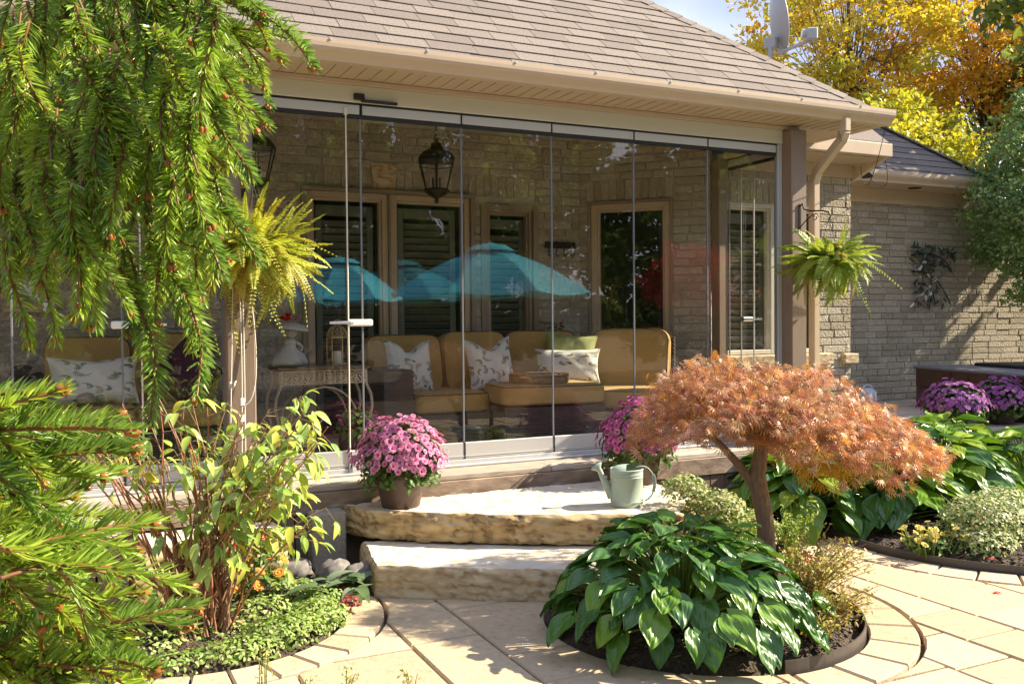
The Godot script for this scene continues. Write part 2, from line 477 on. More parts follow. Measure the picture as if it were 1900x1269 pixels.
func build_ground() -> void:
	R.seed = 12107
	var mb := MB.new()
	mb.quad(V(-60, -0.045, 60), V(60, -0.045, 60), V(60, -0.045, -60), V(-60, -0.045, -60))
	var g := struct("ground", mb, M.sand)
	var pav := Node3D.new()
	pav.name = "patio_paving"
	add_child(pav)
	pav.set_meta("kind", "structure")
	# garden beds cut out of the paving
	var sector := PackedVector2Array([Vector2(2.75, 2.2)])
	for i in 25: sector.append(Vector2(2.75, 2.2) + Vector2.from_angle(lerpf(-1.0, 1.72, i / 24.0)) * 1.01)
	var beds := [circle(2.75, 2.2, 0.76), sector, circle(0.55, 1.2, 0.88), circle(5.65, 1.65, 1.40)]
	var step_area := PackedVector2Array([Vector2(1.30, 0.9), Vector2(1.47, 1.20), Vector2(2.95, 2.1), Vector2(4.6, 1.0), Vector2(8.0, 2.9), Vector2(8.0, -3.0), Vector2(-3.0, -3.0), Vector2(-3.0, 1.2), Vector2(0.5, 1.2)])
	var x := -1.55
	var rest := MB.new()
	var k := 0
	var widths := [0.34, 0.535, 0.34, 0.17, 0.535, 0.34]
	var xs := [1.345]
	while xs[0] > -2.4: xs.push_front(xs[0] - widths[(xs.size()) % 6])
	while xs[-1] < 7.5:
		xs.append(xs[-1] + widths[(k) % 6]); k += 1
	for i in xs.size() - 1:
		var z := -0.6 + rr(0, 0.4)
		while z < 6.4:
			var l: float = pick([0.34, 0.34, 0.535, 0.705]) if xs[i + 1] - xs[i] > 0.2 else pick([0.34, 0.34])
			var polys := [PackedVector2Array([Vector2(xs[i], z), Vector2(xs[i + 1], z), Vector2(xs[i + 1], z + l), Vector2(xs[i], z + l)])]
			for cut in beds + [step_area]:
				var next := []
				for p in polys:
					for q in Geometry2D.clip_polygons(p, cut):
						if not Geometry2D.is_polygon_clockwise(q): next.append(q)
				polys = next
			for p in polys: paver(pav, p)
			z += l
	# soldier rings
	for ring in [[2.75, 2.2, 0.775, 1.0, -1.0, 1.72, 10], [0.55, 1.2, 0.67, 0.87, -0.15, 2.2, 11], [5.65, 1.65, 1.17, 1.39, 1.9, 3.75, 11]]:
		for i in int(ring[6]):
			var a0: float = lerpf(ring[4], ring[5], i / float(ring[6]))
			var a1: float = lerpf(ring[4], ring[5], (i + 1) / float(ring[6]))
			var p := PackedVector2Array()
			for t: float in [0.0, 0.33, 0.66, 1.0]: p.append(Vector2(ring[0], ring[1]) + Vector2.from_angle(lerpf(a0, a1, t)) * float(ring[3]))
			for t: float in [1.0, 0.66, 0.33, 0.0]: p.append(Vector2(ring[0], ring[1]) + Vector2.from_angle(lerpf(a0, a1, t)) * float(ring[2]))
			paver(pav, p)
	# soil beds
	var beds_info := [["round_bed_soil", circle(2.75, 2.2, 0.755), 0.04], ["left_bed_soil", circle(0.5, 1.15, 0.70), 0.03], ["right_bed_soil", circle(5.65, 1.65, 1.15), 0.05]]
	for b in beds_info:
		var s := MB.new()
		var c: PackedVector2Array = b[1]
		var ctr := Vector2.ZERO
		for q in c: ctr += q / c.size()
		var P := []
		var nr := 9
		for i in nr:
			for j in c.size() + 1:
				var q2: Vector2 = ctr.lerp(c[j % c.size()], float(nr - 1 - i) / (nr - 1))
				P.append(V(q2.x, b[2] * (1.0 - pow(float(nr - 1 - i) / (nr - 1), 3.0)) + (0.02 if i else -0.03) + rr(-0.008, 0.008), q2.y))
		s.grid(P, nr, c.size() + 1)
		struct(b[0], s, M.soil)
	# strip of soil along the deck
	var s2 := MB.new()
	s2.bx(3.2, 8.5, -0.044, 0.02, 0.30, 1.3)
	s2.bx(-3.0, 1.45, -0.044, 0.012, 0.30, 1.15)
	struct("deck_border_soil", s2, M.soil)
	# loose bark chips on the beds
	var chip := MB.new()
	chip.box(Transform3D(Basis(Vector3.BACK, 0.15), Vector3.ZERO), V(0.026, 0.004, 0.011), 0.001)
	var cmesh := chip.mesh(mat("bark_chip", Color(1, 1, 1), 0.95, {"vc": true}))
	for b in [[2.75, 2.2, 0.74, 0.035, 1500], [0.5, 1.15, 0.68, 0.03, 1100], [5.65, 1.65, 1.12, 0.045, 2200]]:
		var ts := []
		var cs := []
		for i in int(b[4]):
			var q := Vector2.from_angle(rr(0, TAU)) * sqrt(R.randf())
			var y: float = b[3] * 1.3 * (1.0 - pow(q.length(), 3.0)) + 0.022 + rr(-0.004, 0.012)
			ts.append(Transform3D((Basis(Vector3.UP, rr(0, TAU)) * Basis(Vector3.RIGHT, rr(-0.7, 0.7)) * Basis(Vector3.BACK, rr(-0.6, 0.6))).scaled(Vector3.ONE * rr(0.4, 1.6)), V(b[0] + q.x * b[2], y, b[1] + q.y * b[2])))
			cs.append(pick([Color(0.06, 0.04, 0.025), Color(0.10, 0.065, 0.04), Color(0.16, 0.11, 0.07), Color(0.035, 0.024, 0.018), Color(0.22, 0.15, 0.09)]) * rr(0.7, 1.2))
		var mu := multi(self, numbered("mulch"), cmesh, ts, cs)
		tag(mu, ["loose bark mulch in the round front bed", "loose bark mulch in the left bed under the shrub", "loose bark mulch in the right-hand bed"][int(b[0] / 2.0)], "mulch", "bark mulch", "stuff")
	# metal edging round the middle bed and along the right bed
	var e := MB.new()
	var rnd := [[2.75, 2.2, 0.764, -0.6, 1.75, 34, 0.055], [5.65, 1.65, 1.158, 1.9, 3.6, 30, 0.05]]
	var lab := ["dark metal edging strip curving round the front hosta bed", "low black edging strip along the shaded right-hand bed"]
	for k2 in 2:
		var r: Array = rnd[k2]
		var m := MB.new()
		for i in int(r[5]):
			var a0 := lerpf(r[3], r[4], i / float(r[5]))
			var a1 := lerpf(r[3], r[4], (i + 1) / float(r[5]))
			var p0 := V(r[0] + r[2] * cos(a0), 0, r[1] + r[2] * sin(a0))
			var p1 := V(r[0] + r[2] * cos(a1), 0, r[1] + r[2] * sin(a1))
			m.bar(p0 + V(0, r[6] / 2 - 0.03, 0), p1 + V(0, r[6] / 2 - 0.03, 0), 0.006, r[6] + 0.05)
		tag(part(self, numbered("bed_edging"), m.mesh(M.edging)), lab[k2], "edging", "metal bed edgings")

func paver(parent: Node, p: PackedVector2Array) -> void:
	var area := 0.0
	for i in p.size(): area += p[i].cross(p[(i + 1) % p.size()]) / 2
	if absf(area) < 0.006: return
	var q := Geometry2D.offset_polygon(p, -0.006)
	if q.is_empty(): return
	var mb := MB.new()
	var y := rr(-0.003, 0.002)
	mb.prism(q[0], -0.045, y, 0.006)
	part(parent, "paver", mb.mesh(M["paver%d" % (R.randi() % 3)]))

func build_deck() -> void:
	R.seed = 10114
	var d := Node3D.new()
	d.name = "deck"
	add_child(d)
	d.set_meta("kind", "structure")
	var z := 0.34
	# boards along the front of the porch, then the floor inside, the left apron and the terrace at the right
	var rows := [[-3.0, 6.9, 0.34, -0.9], [6.9, 12.5, 0.34, -2.1]]
	for r in rows:
		z = r[2]
		var row := 0
		while z > r[3]:
			var x: float = r[0]
			if row == 0: z += 0.0
			while x < r[1] - 0.02:
				var l := minf(rr(2.2, 3.6), r[1] - x)
				var m := MB.new()
				m.bx(x + 0.002, x + l - 0.002, 0.425 + rr(-0.001, 0.001), 0.46, z - 0.132, z, 0.004)
				part(d, "plank", m.mesh(M["plank%d" % (R.randi() % 3)]))
				x += l
			z -= 0.137
			row += 1
	var left := 0.35 + 0.137
	while left < 1.22:
		var m := MB.new()
		m.bx(-3.0, 0.17, 0.425, 0.46, left - 0.132, left, 0.004)
		part(d, "plank", m.mesh(M["plank%d" % (R.randi() % 3)]))
		left += 0.137
	# inside floor below the back part
	var fl := MB.new()
	fl.bx(-3.0, 6.9, 0.35, 0.424, -2.0, 0.33)
	fl.bx(6.9, 12.5, 0.35, 0.424, -2.4, 0.33)
	fl.bx(-3.0, 5.3, 0.424, 0.458, -1.75, -0.9)
	part(d, "floor_frame", fl.mesh(M.trim_brown))
	# fascia and skirting boards
	var worn := mat("worn_fascia", Color(0.26, 0.19, 0.14), 0.7, {"ramp": [Color(0.15, 0.105, 0.075), Color(0.24, 0.175, 0.13), Color(0.30, 0.22, 0.16), Color(0.50, 0.43, 0.35)], "freq": 0.012, "oct": 5, "scale": Vector3(1.3, 3, 1.3), "bump": 0.1, "bfreq": 0.05, "seed": 21})
	for r2 in [[0.17, 12.5, 0.34, 0.365], [-3.0, 0.165, 1.225, 1.25]]:
		var m2 := MB.new()
		m2.bx(r2[0], r2[1], 0.30, 0.424, r2[2], r2[3], 0.003)
		part(d, "fascia", m2.mesh(worn))
	var m4 := MB.new()
	m4.bx(0.166, 0.19, 0.30, 0.457, 0.37, 1.25, 0.003)
	part(d, "fascia", m4.mesh(worn))
	var x2 := 0.2
	while x2 < 12.3:
		var m3 := MB.new()
		m3.bx(x2, x2 + 0.132, -0.04, 0.296, 0.325, 0.35, 0.003)
		part(d, "skirt_board", m3.mesh(M["post_brown"]))
		x2 += 0.14
	x2 = -3.0
	while x2 < 0.1:
		var m3 := MB.new()
		m3.bx(x2, x2 + 0.132, -0.04, 0.296, 1.2, 1.225, 0.003)
		part(d, "skirt_board", m3.mesh(M["post_brown"]))
		x2 += 0.14

# ---------------------------------------------------------------- brick walls
func brick_wall(parent: Node, called: String, o: Vector3, dir: Vector3, w: float, y0: float, y1: float, holes: Array, seen: Array, gaps: Array = [], depth := 0.12) -> Node3D:
	# holes and seen: [u0, u1, v0, v1]; bricks inside a seen box are single parts
	var back := MB.new()
	var us := [0.0, w]
	for h in holes: us.append_array([clampf(h[0], 0, w), clampf(h[1], 0, w)])
	us.sort()
	for i in us.size() - 1:
		if us[i + 1] - us[i] < 0.002: continue
		var mid: float = (us[i] + us[i + 1]) / 2
		var vs := [[y0, y1]]
		for h in holes:
			if mid > h[0] and mid < h[1]:
				var nv := []
				for s in vs:
					if h[2] > s[0]: nv.append([s[0], minf(s[1], h[2])])
					if h[3] < s[1]: nv.append([maxf(s[0], h[3]), s[1]])
				vs = nv
		for s in vs: back.bx(us[i], us[i + 1], s[0], s[1], -depth, 0.0)
	var node := part(parent, called, back.mesh(M.mortar))
	node.transform = Transform3D(Basis(dir, Vector3.UP, dir.cross(Vector3.UP)), o)
	var unit := []
	for k in 3:
		var b := MB.new()
		b.box(Transform3D(), V(0.25, 0.0645, 0.05), 0.004)
		unit.append(b.mesh(M["brick%d" % k]))
	var rest := [MB.new(), MB.new(), MB.new()]
	holes = holes + gaps
	var y := y0
	var row := 0
	while y + 0.06 <= y1:
		var u := -rr(0.0, 0.2)
		var yc := y + 0.0372
		var solid := [[0.0, w]]
		for h in holes:
			if yc > h[2] and yc < h[3]:
				var ns := []
				for s in solid:
					if h[0] > s[0]: ns.append([s[0], minf(s[1], h[0])])
					if h[1] < s[1]: ns.append([maxf(s[0], h[1]), s[1]])
				solid = ns
		while u < w:
			var l: float = pick([0.19, 0.24, 0.30, 0.30])
			for s in solid:
				var a := maxf(u, s[0])
				var b := minf(u + l - 0.010, s[1])
				if b - a < 0.02: continue
				var t := Transform3D(Basis.from_scale(V((b - a) / 0.25, 1, 1)), V((a + b) / 2, yc, rr(-0.017, -0.008)))
				var show_it := false
				for q in seen:
					if (a + b) / 2 > q[0] and (a + b) / 2 < q[1] and yc > q[2] and yc < q[3]: show_it = true
				var k := R.randi() % 3
				if show_it: part(node, "brick", unit[k], t)
				else: rest[k].bx(a, b, yc - 0.0322, yc + 0.0322, -0.04, t.origin.z + 0.025)
			u += l
		y += 0.0745
		row += 1
	for k in 3:
		if rest[k].v.size():
			var st := part(node, "far_brickwork", rest[k].mesh(M["brick%d" % k]))
			st.set_meta("kind", "stuff")
	return node

func soldiers(parent: Node, x0: float, x1: float, y0: float, y1: float) -> void:
	var u := x0
	while u < x1 - 0.02:
		var m := MB.new()
		m.bx(u, minf(u + 0.065, x1), y0 + 0.004, y1 - 0.004, -0.04, 0.008 + rr(-0.002, 0.003), 0.004)
		part(parent, "soldier_brick", m.mesh(M["brick%d" % (R.randi() % 3)]))
		u += 0.0745

func window(parent: Node, called: String, t: Transform3D, w: float, h: float, fr: float, louvers: bool, frame_mat: Material, shut_side := 0.05) -> Node3D:
	# origin at the lower left corner of the opening on the face of the wall
	var n := sub(parent, called)
	n.transform = t
	var f := MB.new()
	f.bx(0, fr, 0, h, -0.10, -0.005, 0.004); f.bx(w - fr, w, 0, h, -0.10, -0.005, 0.004)
	f.bx(fr, w - fr, h - fr, h, -0.10, -0.005, 0.004); f.bx(fr, w - fr, 0, fr, -0.10, -0.005, 0.004)
	f.bx(fr, fr + 0.02, fr, h - fr, -0.085, -0.03, 0.002); f.bx(w - fr - 0.02, w - fr, fr, h - fr, -0.085, -0.03, 0.002)
	f.bx(fr + 0.02, w - fr - 0.02, h - fr - 0.02, h - fr, -0.085, -0.03, 0.002)
	part(n, "frame", f.mesh(frame_mat))
	var p := MB.new()
	p.quad(V(fr, fr, -0.06), V(w - fr, fr, -0.06), V(w - fr, h - fr, -0.06), V(fr, h - fr, -0.06))
	part(n, "pane", p.mesh(M.glass))
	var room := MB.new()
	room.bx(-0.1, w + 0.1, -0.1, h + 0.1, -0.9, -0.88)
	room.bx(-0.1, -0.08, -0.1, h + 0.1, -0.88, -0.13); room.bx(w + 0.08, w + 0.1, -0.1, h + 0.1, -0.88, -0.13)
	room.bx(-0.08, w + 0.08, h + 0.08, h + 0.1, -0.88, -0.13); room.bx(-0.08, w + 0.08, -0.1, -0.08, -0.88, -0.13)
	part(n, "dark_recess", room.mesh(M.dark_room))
	if louvers:
		var s := MB.new()
		var a := fr + shut_side
		var b := w - fr - shut_side
		var top := h - fr - 0.05
		s.bx(a, a + 0.055, fr, top, -0.14, -0.11, 0.003); s.bx(b - 0.055, b, fr, top, -0.14, -0.11, 0.003)
		s.bx(a + 0.055, b - 0.055, top - 0.09, top, -0.14, -0.11, 0.003)
		part(n, "shutter_frame", s.mesh(M.shutter))
		var sl := MB.new()
		sl.box(Transform3D(Basis(Vector3.RIGHT, 0.75), Vector3.ZERO), V(b - a - 0.11, 0.064, 0.009), 0.002)
		var me := sl.mesh(M.shutter)
		var y := fr + 0.04
		while y < top - 0.12:
			part(n, "slat", me, Transform3D(Basis(), V((a + b) / 2, y, -0.125)))
			y += 0.062
	return n

# ---------------------------------------------------------------- roof
func shingles(parent: Node, o: Vector3, along: Vector3, up: Vector3, w: float, lens: float, clip: PackedVector2Array, tone := 1.0) -> void:
	# o: eave corner; along: unit along the eave; up: unit up the slope; clip: polygon in (u, s)
	var nrm := along.cross(up)
	var basis_ := Basis(along, up, nrm)
	var row := 0
	var s := 0.0
	while s < lens:
		var u := -0.3 + (row % 3) * 0.1 + rr(0, 0.05)
		while u < w:
			var l := rr(0.27, 0.34)
			var p := PackedVector2Array([Vector2(u, s), Vector2(u + l - 0.004, s), Vector2(u + l - 0.004, s + 0.165), Vector2(u, s + 0.165)])
			for q in Geometry2D.intersect_polygons(p, clip):
				if q.size() < 3: continue
				var mb := MB.new()
				var lift := rr(0.0, 0.003)
				var tri := Geometry2D.triangulate_polygon(q)
				var zz := func(v: Vector2) -> Vector3: return V(v.x, v.y, 0.013 + lift - (v.y - s) * 0.062)
				for k in range(0, tri.size(), 3): mb.trin(zz.call(q[tri[k]]), zz.call(q[tri[k + 1]]), zz.call(q[tri[k + 2]]), Vector3.BACK)
				for k in q.size():
					var a: Vector3 = zz.call(q[k])
					var b: Vector3 = zz.call(q[(k + 1) % q.size()])
					mb.trin(a, b, V(b.x, b.y, -0.002), V(0, -1, 0)); mb.trin(a, V(b.x, b.y, -0.002), V(a.x, a.y, -0.002), V(0, -1, 0))
				part(parent, "shingle", mb.mesh(M["shingle%d" % (R.randi() % 3)]), Transform3D(basis_, o))
			u += l
		s += 0.143
		row += 1

func sweep_x(mb: MB, prof: Array, x0: float, x1: float) -> void:
	for i in prof.size() - 1:
		var a: Vector2 = prof[i]
		var b: Vector2 = prof[i + 1]
		mb.quad(V(x0, a.y, a.x), V(x1, a.y, a.x), V(x1, b.y, b.x), V(x0, b.y, b.x))

const GUTTER := [Vector2(0.33, 3.125), Vector2(0.33, 3.02), Vector2(0.395, 3.02), Vector2(0.405, 3.04), Vector2(0.42, 3.055), Vector2(0.438, 3.07), Vector2(0.448, 3.09), Vector2(0.45, 3.112), Vector2(0.45, 3.135), Vector2(0.44, 3.135), Vector2(0.44, 3.10), Vector2(0.40, 3.05), Vector2(0.34, 3.05)]

func build_house() -> void:
	R.seed = 11121
	var h := thing("house", "brick house with brown shingle roof and glazed porch", "house")
	var sl := atan(0.84)
	var up := V(0, sin(sl), -cos(sl))
	# roof body
	var rb := MB.new()
	var run := 3.3
	var e := V(-3, 3.10, 0.38)
	var c := V(6.0, 3.10, 0.38)
	var top := c + V(-run, run * 0.84, -run)
	var tl := V(-3, top.y, top.z)
	rb.quad(e, c, top, tl)
	rb.quad(c, V(6.0, 3.10, -7), V(6.0 - run, top.y, -7), top)
	rb.quad(V(-3, top.y, top.z), top, V(6.0 - run, top.y, -7), V(-3, top.y, -7))
	rb.quad(V(-3, 3.10, -7), V(-3, 3.10, 0.38), tl, V(-3, top.y, -7))
	var roof := part(h, "roof", rb.mesh(M.roof_base))
	var len_s := 1.9
	var cw := 5.55
	var clip := PackedVector2Array([Vector2(0, -0.02), Vector2(cw, -0.02), Vector2(cw - len_s * cos(sl), len_s), Vector2(0, len_s)])
	shingles(roof, V(0.45, 3.10, 0.38) + V(0, cos(sl), sin(sl)) * 0.006, Vector3.RIGHT, up, cw, len_s - 0.1, clip)
	# hip caps
	var hd := (top - c).normalized()
	for i in 16:
		var p := c + hd * (0.143 * i + 0.05)
		var m := MB.new()
		for sgn: float in [-1.0, 1.0]:
			var nr := V(0, cos(sl), sin(sl)) if sgn < 0 else V(sin(sl), cos(sl), 0)
			var a := p + nr * 0.026
			var side := nr.cross(hd) * (-1.0 if sgn < 0 else 1.0)
			if side.y > 0: side = -side
			var t := 0.16
			m.trin(a, a + side * 0.13, a + hd * t + side * 0.13 - nr * 0.01, nr); m.trin(a, a + hd * t + side * 0.13 - nr * 0.01, a + hd * t - nr * 0.01, nr)
			m.trin(a, a + side * 0.13, a + side * 0.13 - nr * 0.02, -hd); m.trin(a, a + side * 0.13 - nr * 0.02, a - nr * 0.02, -hd)
			m.trin(a + side * 0.13, a + side * 0.13 - nr * 0.016, a + hd * t + side * 0.13 - nr * 0.012, side)
		part(roof, "hip_shingle", m.mesh(M["shingle%d" % (i % 3)]))
	# gutter with clips, soffit strips, frieze
	var gm := MB.new()
	sweep_x(gm, GUTTER, -3.0, 6.06)
	var endp := PackedVector2Array()
	for k in 9: endp.append(GUTTER[k])
	var tri := Geometry2D.triangulate_polygon(endp)
	for k in range(0, tri.size(), 3):
		gm.trin(V(6.06, endp[tri[k]].y, endp[tri[k]].x), V(6.06, endp[tri[k + 1]].y, endp[tri[k + 1]].x), V(6.06, endp[tri[k + 2]].y, endp[tri[k + 2]].x), Vector3.RIGHT)
	var gut := part(h, "gutter", gm.mesh(M.tan))
	var x := 1.4
	while x < 6.0:
		var cl := MB.new()
		cl.bx(x, x + 0.012, 3.125, 3.139, 0.36, 0.455, 0.001)
		part(gut, "gutter_clip", cl.mesh(M.aluminium))
		x += 0.61
	var sgm := MB.new()
	sgm.bx(5.96, 6.05, 3.02, 3.13, -1.0, 0.33, 0.01)
	part(h, "side_gutter", sgm.mesh(M.tan))
	var sof := sub(h, "soffit")
	x = 0.5
	var ss := MB.new()
	ss.bx(0.0005, 0.0965, 3.021, 3.04, 0.03, 0.33, 0.003)
	ss.bx(0.0, 0.012, 3.017, 3.022, 0.03, 0.33, 0.003)
	var sme := ss.mesh(M.soffit)
	while x < 5.95:
		part(sof, "soffit_strip", sme, Transform3D(Basis(), V(x, 0, 0)))
		x += 0.097
	var sb := MB.new()
	sb.bx(-3, 5.96, 3.041, 3.06, 0.0, 0.33); sb.bx(5.42, 5.96, 3.022, 3.04, -0.9, 0.03)
	part(h, "soffit_backing", sb.mesh(M.tan))
	var tr := MB.new()
	tr.bx(-3, 5.42, 2.985, 3.02, -0.02, 0.035, 0.004)
	part(h, "frieze_trim", tr.mesh(M.tan))
	var fb := MB.new()
	fb.bx(1.0, 5.25, 2.875, 2.985, -0.03, 0.028, 0.004)
	part(h, "frieze_board", fb.mesh(M.cream_board))
	fb = MB.new()
	fb.bx(-3.0, 0.83, 2.875, 2.985, -0.03, 0.028, 0.004)
	part(h, "frieze_board", fb.mesh(M.cream_board))
	fb = MB.new()
	fb.bx(5.25, 5.42, 2.875, 3.02, -0.72, -0.02, 0.004)
	part(h, "side_beam", fb.mesh(M.tan_inside))
	# porch ceiling of narrow strips
	var ceil_n := sub(h, "porch_ceiling")
	var cs := MB.new()
	cs.bx(0.001, 0.093, 3.165, 3.185, -1.72, -0.03, 0.004)
	var cme := cs.mesh(M.tan_inside)
	x = -2.2
	while x < 5.35:
		part(ceil_n, "ceiling_strip", cme, Transform3D(Basis(), V(x, 0, 0)))
		x += 0.097
	var cb := MB.new()
	cb.bx(-3, 5.42, 3.186, 3.22, -2.0, 0.0)
	cb.bx(-3, 5.42, 2.98, 3.186, -0.05, -0.032)
	part(h, "ceiling_backing", cb.mesh(M.roof_base))
	# walls of the porch: back, angled bay, outer pier
	var back_seen := [[2.2, 6.9, 2.5, 3.2], [2.8, 3.3, 1.2, 1.9], [2.0, 2.8, 1.4, 2.2], [5.0, 7.2, 1.2, 2.5]]
	var bw := brick_wall(h, "porch_back_wall", V(-2.2, 0, -1.70), V(1, 0, 0), 6.52, 0.44, 3.17, [[3.94, 5.40, 0.4, 2.55], [5.52, 6.04, 1.0, 2.48]], back_seen, [[4.49, 4.73, 2.55, 2.80], [3.94, 6.06, 2.56, 2.76]])
	soldiers(bw, 3.94, 4.50, 2.56, 2.755); soldiers(bw, 4.72, 6.06, 2.56, 2.755)
	var ks := MB.new()
	ks.prism(PackedVector2Array([Vector2(4.485, 0), Vector2(4.735, 0), Vector2(4.765, 0), Vector2(4.735, 0)]), 0, 0.01)
	ks = MB.new()
	var kq := [V(4.52, 2.565, 0.02), V(4.70, 2.565, 0.02), V(4.73, 2.80, 0.02), V(4.49, 2.80, 0.02)]
	ks.quad(kq[0], kq[1], kq[2], kq[3])
	for i in 4: ks.quad(kq[i] - V(0, 0, 0.06), kq[(i + 1) % 4] - V(0, 0, 0.06), kq[(i + 1) % 4], kq[i])
	part(bw, "keystone", ks.mesh(M.stone_pale_ridged))
	var lg := MB.new()
	lg.bx(1.75, 2.08, 1.545, 1.61, 0.0, 0.10, 0.006)
	part(bw, "stone_ledge", lg.mesh(M.stone_pale_ridged))
	var wt := func(x0: float, y0: float) -> Transform3D: return Transform3D(Basis(), V(x0, y0, -1.69))
	window(h, "patio_door", wt.call(1.74, 0.46), 0.70, 2.08, 0.05, true, M.tan_inside)
	window(h, "patio_door", wt.call(2.46, 0.46), 0.74, 2.08, 0.05, true, M.tan_inside)
	var mu := MB.new()
	mu.bx(2.44, 2.46, 0.46, 2.54, -1.76, -1.67, 0.003); mu.bx(1.70, 3.24, 2.54, 2.575, -1.76, -1.65, 0.004)
	mu.bx(3.20, 3.245, 0.46, 2.54, -1.76, -1.66, 0.004); mu.bx(1.695, 1.74, 0.46, 2.54, -1.76, -1.66, 0.004)
	part(h, "door_surround", mu.mesh(M.trim_brown))
	window(h, "porch_window", wt.call(3.36, 1.02), 0.46, 1.44, 0.03, true, M.trim_brown, 0.0)
	mu = MB.new()
	mu.bx(3.30, 3.355, 0.97, 2.50, -1.74, -1.67, 0.004); mu.bx(3.825, 3.88, 0.97, 2.50, -1.74, -1.67, 0.004); mu.bx(3.355, 3.825, 2.46, 2.50, -1.74, -1.67, 0.004)
	part(h, "window_surround", mu.mesh(M.trim_brown))
	var bay := brick_wall(h, "bay_wall", V(4.316, 0, -1.734), V(1, 0, 1).normalized(), 1.25, 0.44, 3.17, [[0.13, 0.90, 0.4, 2.55]], [[0, 1.3, 1.4, 3.2]], [[0.1, 0.93, 2.56, 2.76]])
	soldiers(bay, 0.1, 0.93, 2.56, 2.755)
	var bt := Transform3D(bay.transform.basis, V(4.316, 0, -1.734) + V(1, 0, 1).normalized() * 0.14 + V(0, 0.46, 0))
	window(h, "bay_door", bt, 0.745, 2.075, 0.055, false, M.tan_inside)
	var bsur := MB.new()
	bsur.bx(-0.03, 0.0, 0, 2.10, -0.06, 0.03, 0.004); bsur.bx(0.745, 0.775, 0, 2.10, -0.06, 0.03, 0.004); bsur.bx(0.0, 0.745, 2.075, 2.10, -0.06, 0.03, 0.004)
	part(h, "bay_door_surround", bsur.mesh(M.trim_brown), bt)
	var ow := brick_wall(h, "outer_wall", V(5.30, 0, -0.88), V(1, 0, 0), 1.62, 0.44, 2.95, [[0.06, 1.22, 1.10, 2.52]], [[0, 1.7, 0.8, 3.2]], [[0.0, 1.28, 2.53, 2.73]])
	soldiers(ow, 0.0, 1.28, 2.53, 2.725)
	window(h, "sunny_window", Transform3D(Basis(), V(5.36, 1.12, -0.87)), 0.60, 1.40, 0.04, true, M.cream_board, 0.0)
	window(h, "sunny_window", Transform3D(Basis(), V(5.98, 1.12, -0.87)), 0.54, 1.40, 0.04, true, M.cream_board, 0.0)
	var sill := MB.new()
	sill.bx(5.28, 6.64, 1.0, 1.115, -0.95, -0.80, 0.012)
	part(h, "window_sill", sill.mesh(M.stone_pale_ridged))
	var band := MB.new()
	band.bx(6.80, 6.99, 1.0, 1.10, -1.0, -0.82, 0.01)
	part(h, "stone_band", band.mesh(M.stone_pale_ridged))
	# wall going back from the outer corner, body of the house behind, closing walls
	var cw2 := brick_wall(h, "corner_return", V(6.92, 0, -0.885), V(0, 0, -1), 1.3, 0.44, 2.95, [], [])
	var body := MB.new()
	body.bx(-3.0, -2.25, 0.0, 3.2, -7, 0.0); body.bx(-3, 6.7, 0.0, 3.15, -7.0, -2.9)
	part(h, "house_body", body.mesh(M.mortar))
	# eaves over the outer wall
	var eb := MB.new()
	eb.bx(5.43, 6.98, 2.95, 2.965, -0.90, -0.50, 0.002)
	eb.bx(5.43, 6.98, 2.82, 2.95, -0.885, -0.86, 0.003)
	part(h, "outer_soffit", eb.mesh(M.soffit))
	eb = MB.new()
	eb.bx(5.43, 7.02, 2.965, 3.09, -0.50, -0.44, 0.008)
	part(h, "outer_gutter", eb.mesh(M.tan))
	eb = MB.new()
	var ez := [V(7.0, 2.75, -1.0), V(7.0, 2.95, -0.5), V(7.0, 3.10, -0.44), V(7.0, 3.10, -1.9), V(7.0, 2.75, -1.9)]
	eb.trin(ez[0], ez[1], ez[2], Vector3.RIGHT); eb.trin(ez[0], ez[2], ez[3], Vector3.RIGHT); eb.trin(ez[0], ez[3], ez[4], Vector3.RIGHT)
	for v in ez.size():
		eb.quad(ez[v] - V(0.05, 0, 0), ez[v], ez[(v + 1) % 5], ez[(v + 1) % 5] - V(0.05, 0, 0))
	var ez2 := []
	for v in ez: ez2.append(v - V(0.05, 0, 0))
	eb.trin(ez2[0], ez2[1], ez2[2], Vector3.LEFT); eb.trin(ez2[0], ez2[2], ez2[3], Vector3.LEFT); eb.trin(ez2[0], ez2[3], ez2[4], Vector3.LEFT)
	part(h, "eave_return", eb.mesh(M.tan))
	eb = MB.new()
	eb.quad(V(5.9, 3.10, -0.46), V(7.0, 3.10, -0.46), V(7.0, 4.0, -1.6), V(5.9, 4.0, -1.6))
	part(h, "back_roof", eb.mesh(M.shingle1))
	# downspout
	var dp := PackedVector3Array([V(5.56, 3.03, 0.39), V(5.56, 2.93, 0.39), V(5.565, 2.88, 0.36), V(5.585, 2.72, 0.13), V(5.595, 2.66, 0.05), V(5.60, 2.58, 0.01), V(5.60, 0.50, 0.01)])
	var ds := MB.new()
	for i in dp.size() - 1: ds.bar(dp[i] + (dp[i] - dp[i + 1]).normalized() * 0.012, dp[i + 1], 0.058, 0.075, 0.006)
	for k in 4: ds.bar(dp[5] + V(-0.024 + k * 0.016, 0, 0.034), dp[6] + V(-0.024 + k * 0.016, 0, 0.034), 0.008, 0.006)
	for k in 5: ds.box(Transform3D(look(dp[3], dp[4]), dp[2].lerp(dp[1], 0.2 * k)), V(0.004, 0.068, 0.082))
	part(h, "downspout", ds.mesh(M.tan))
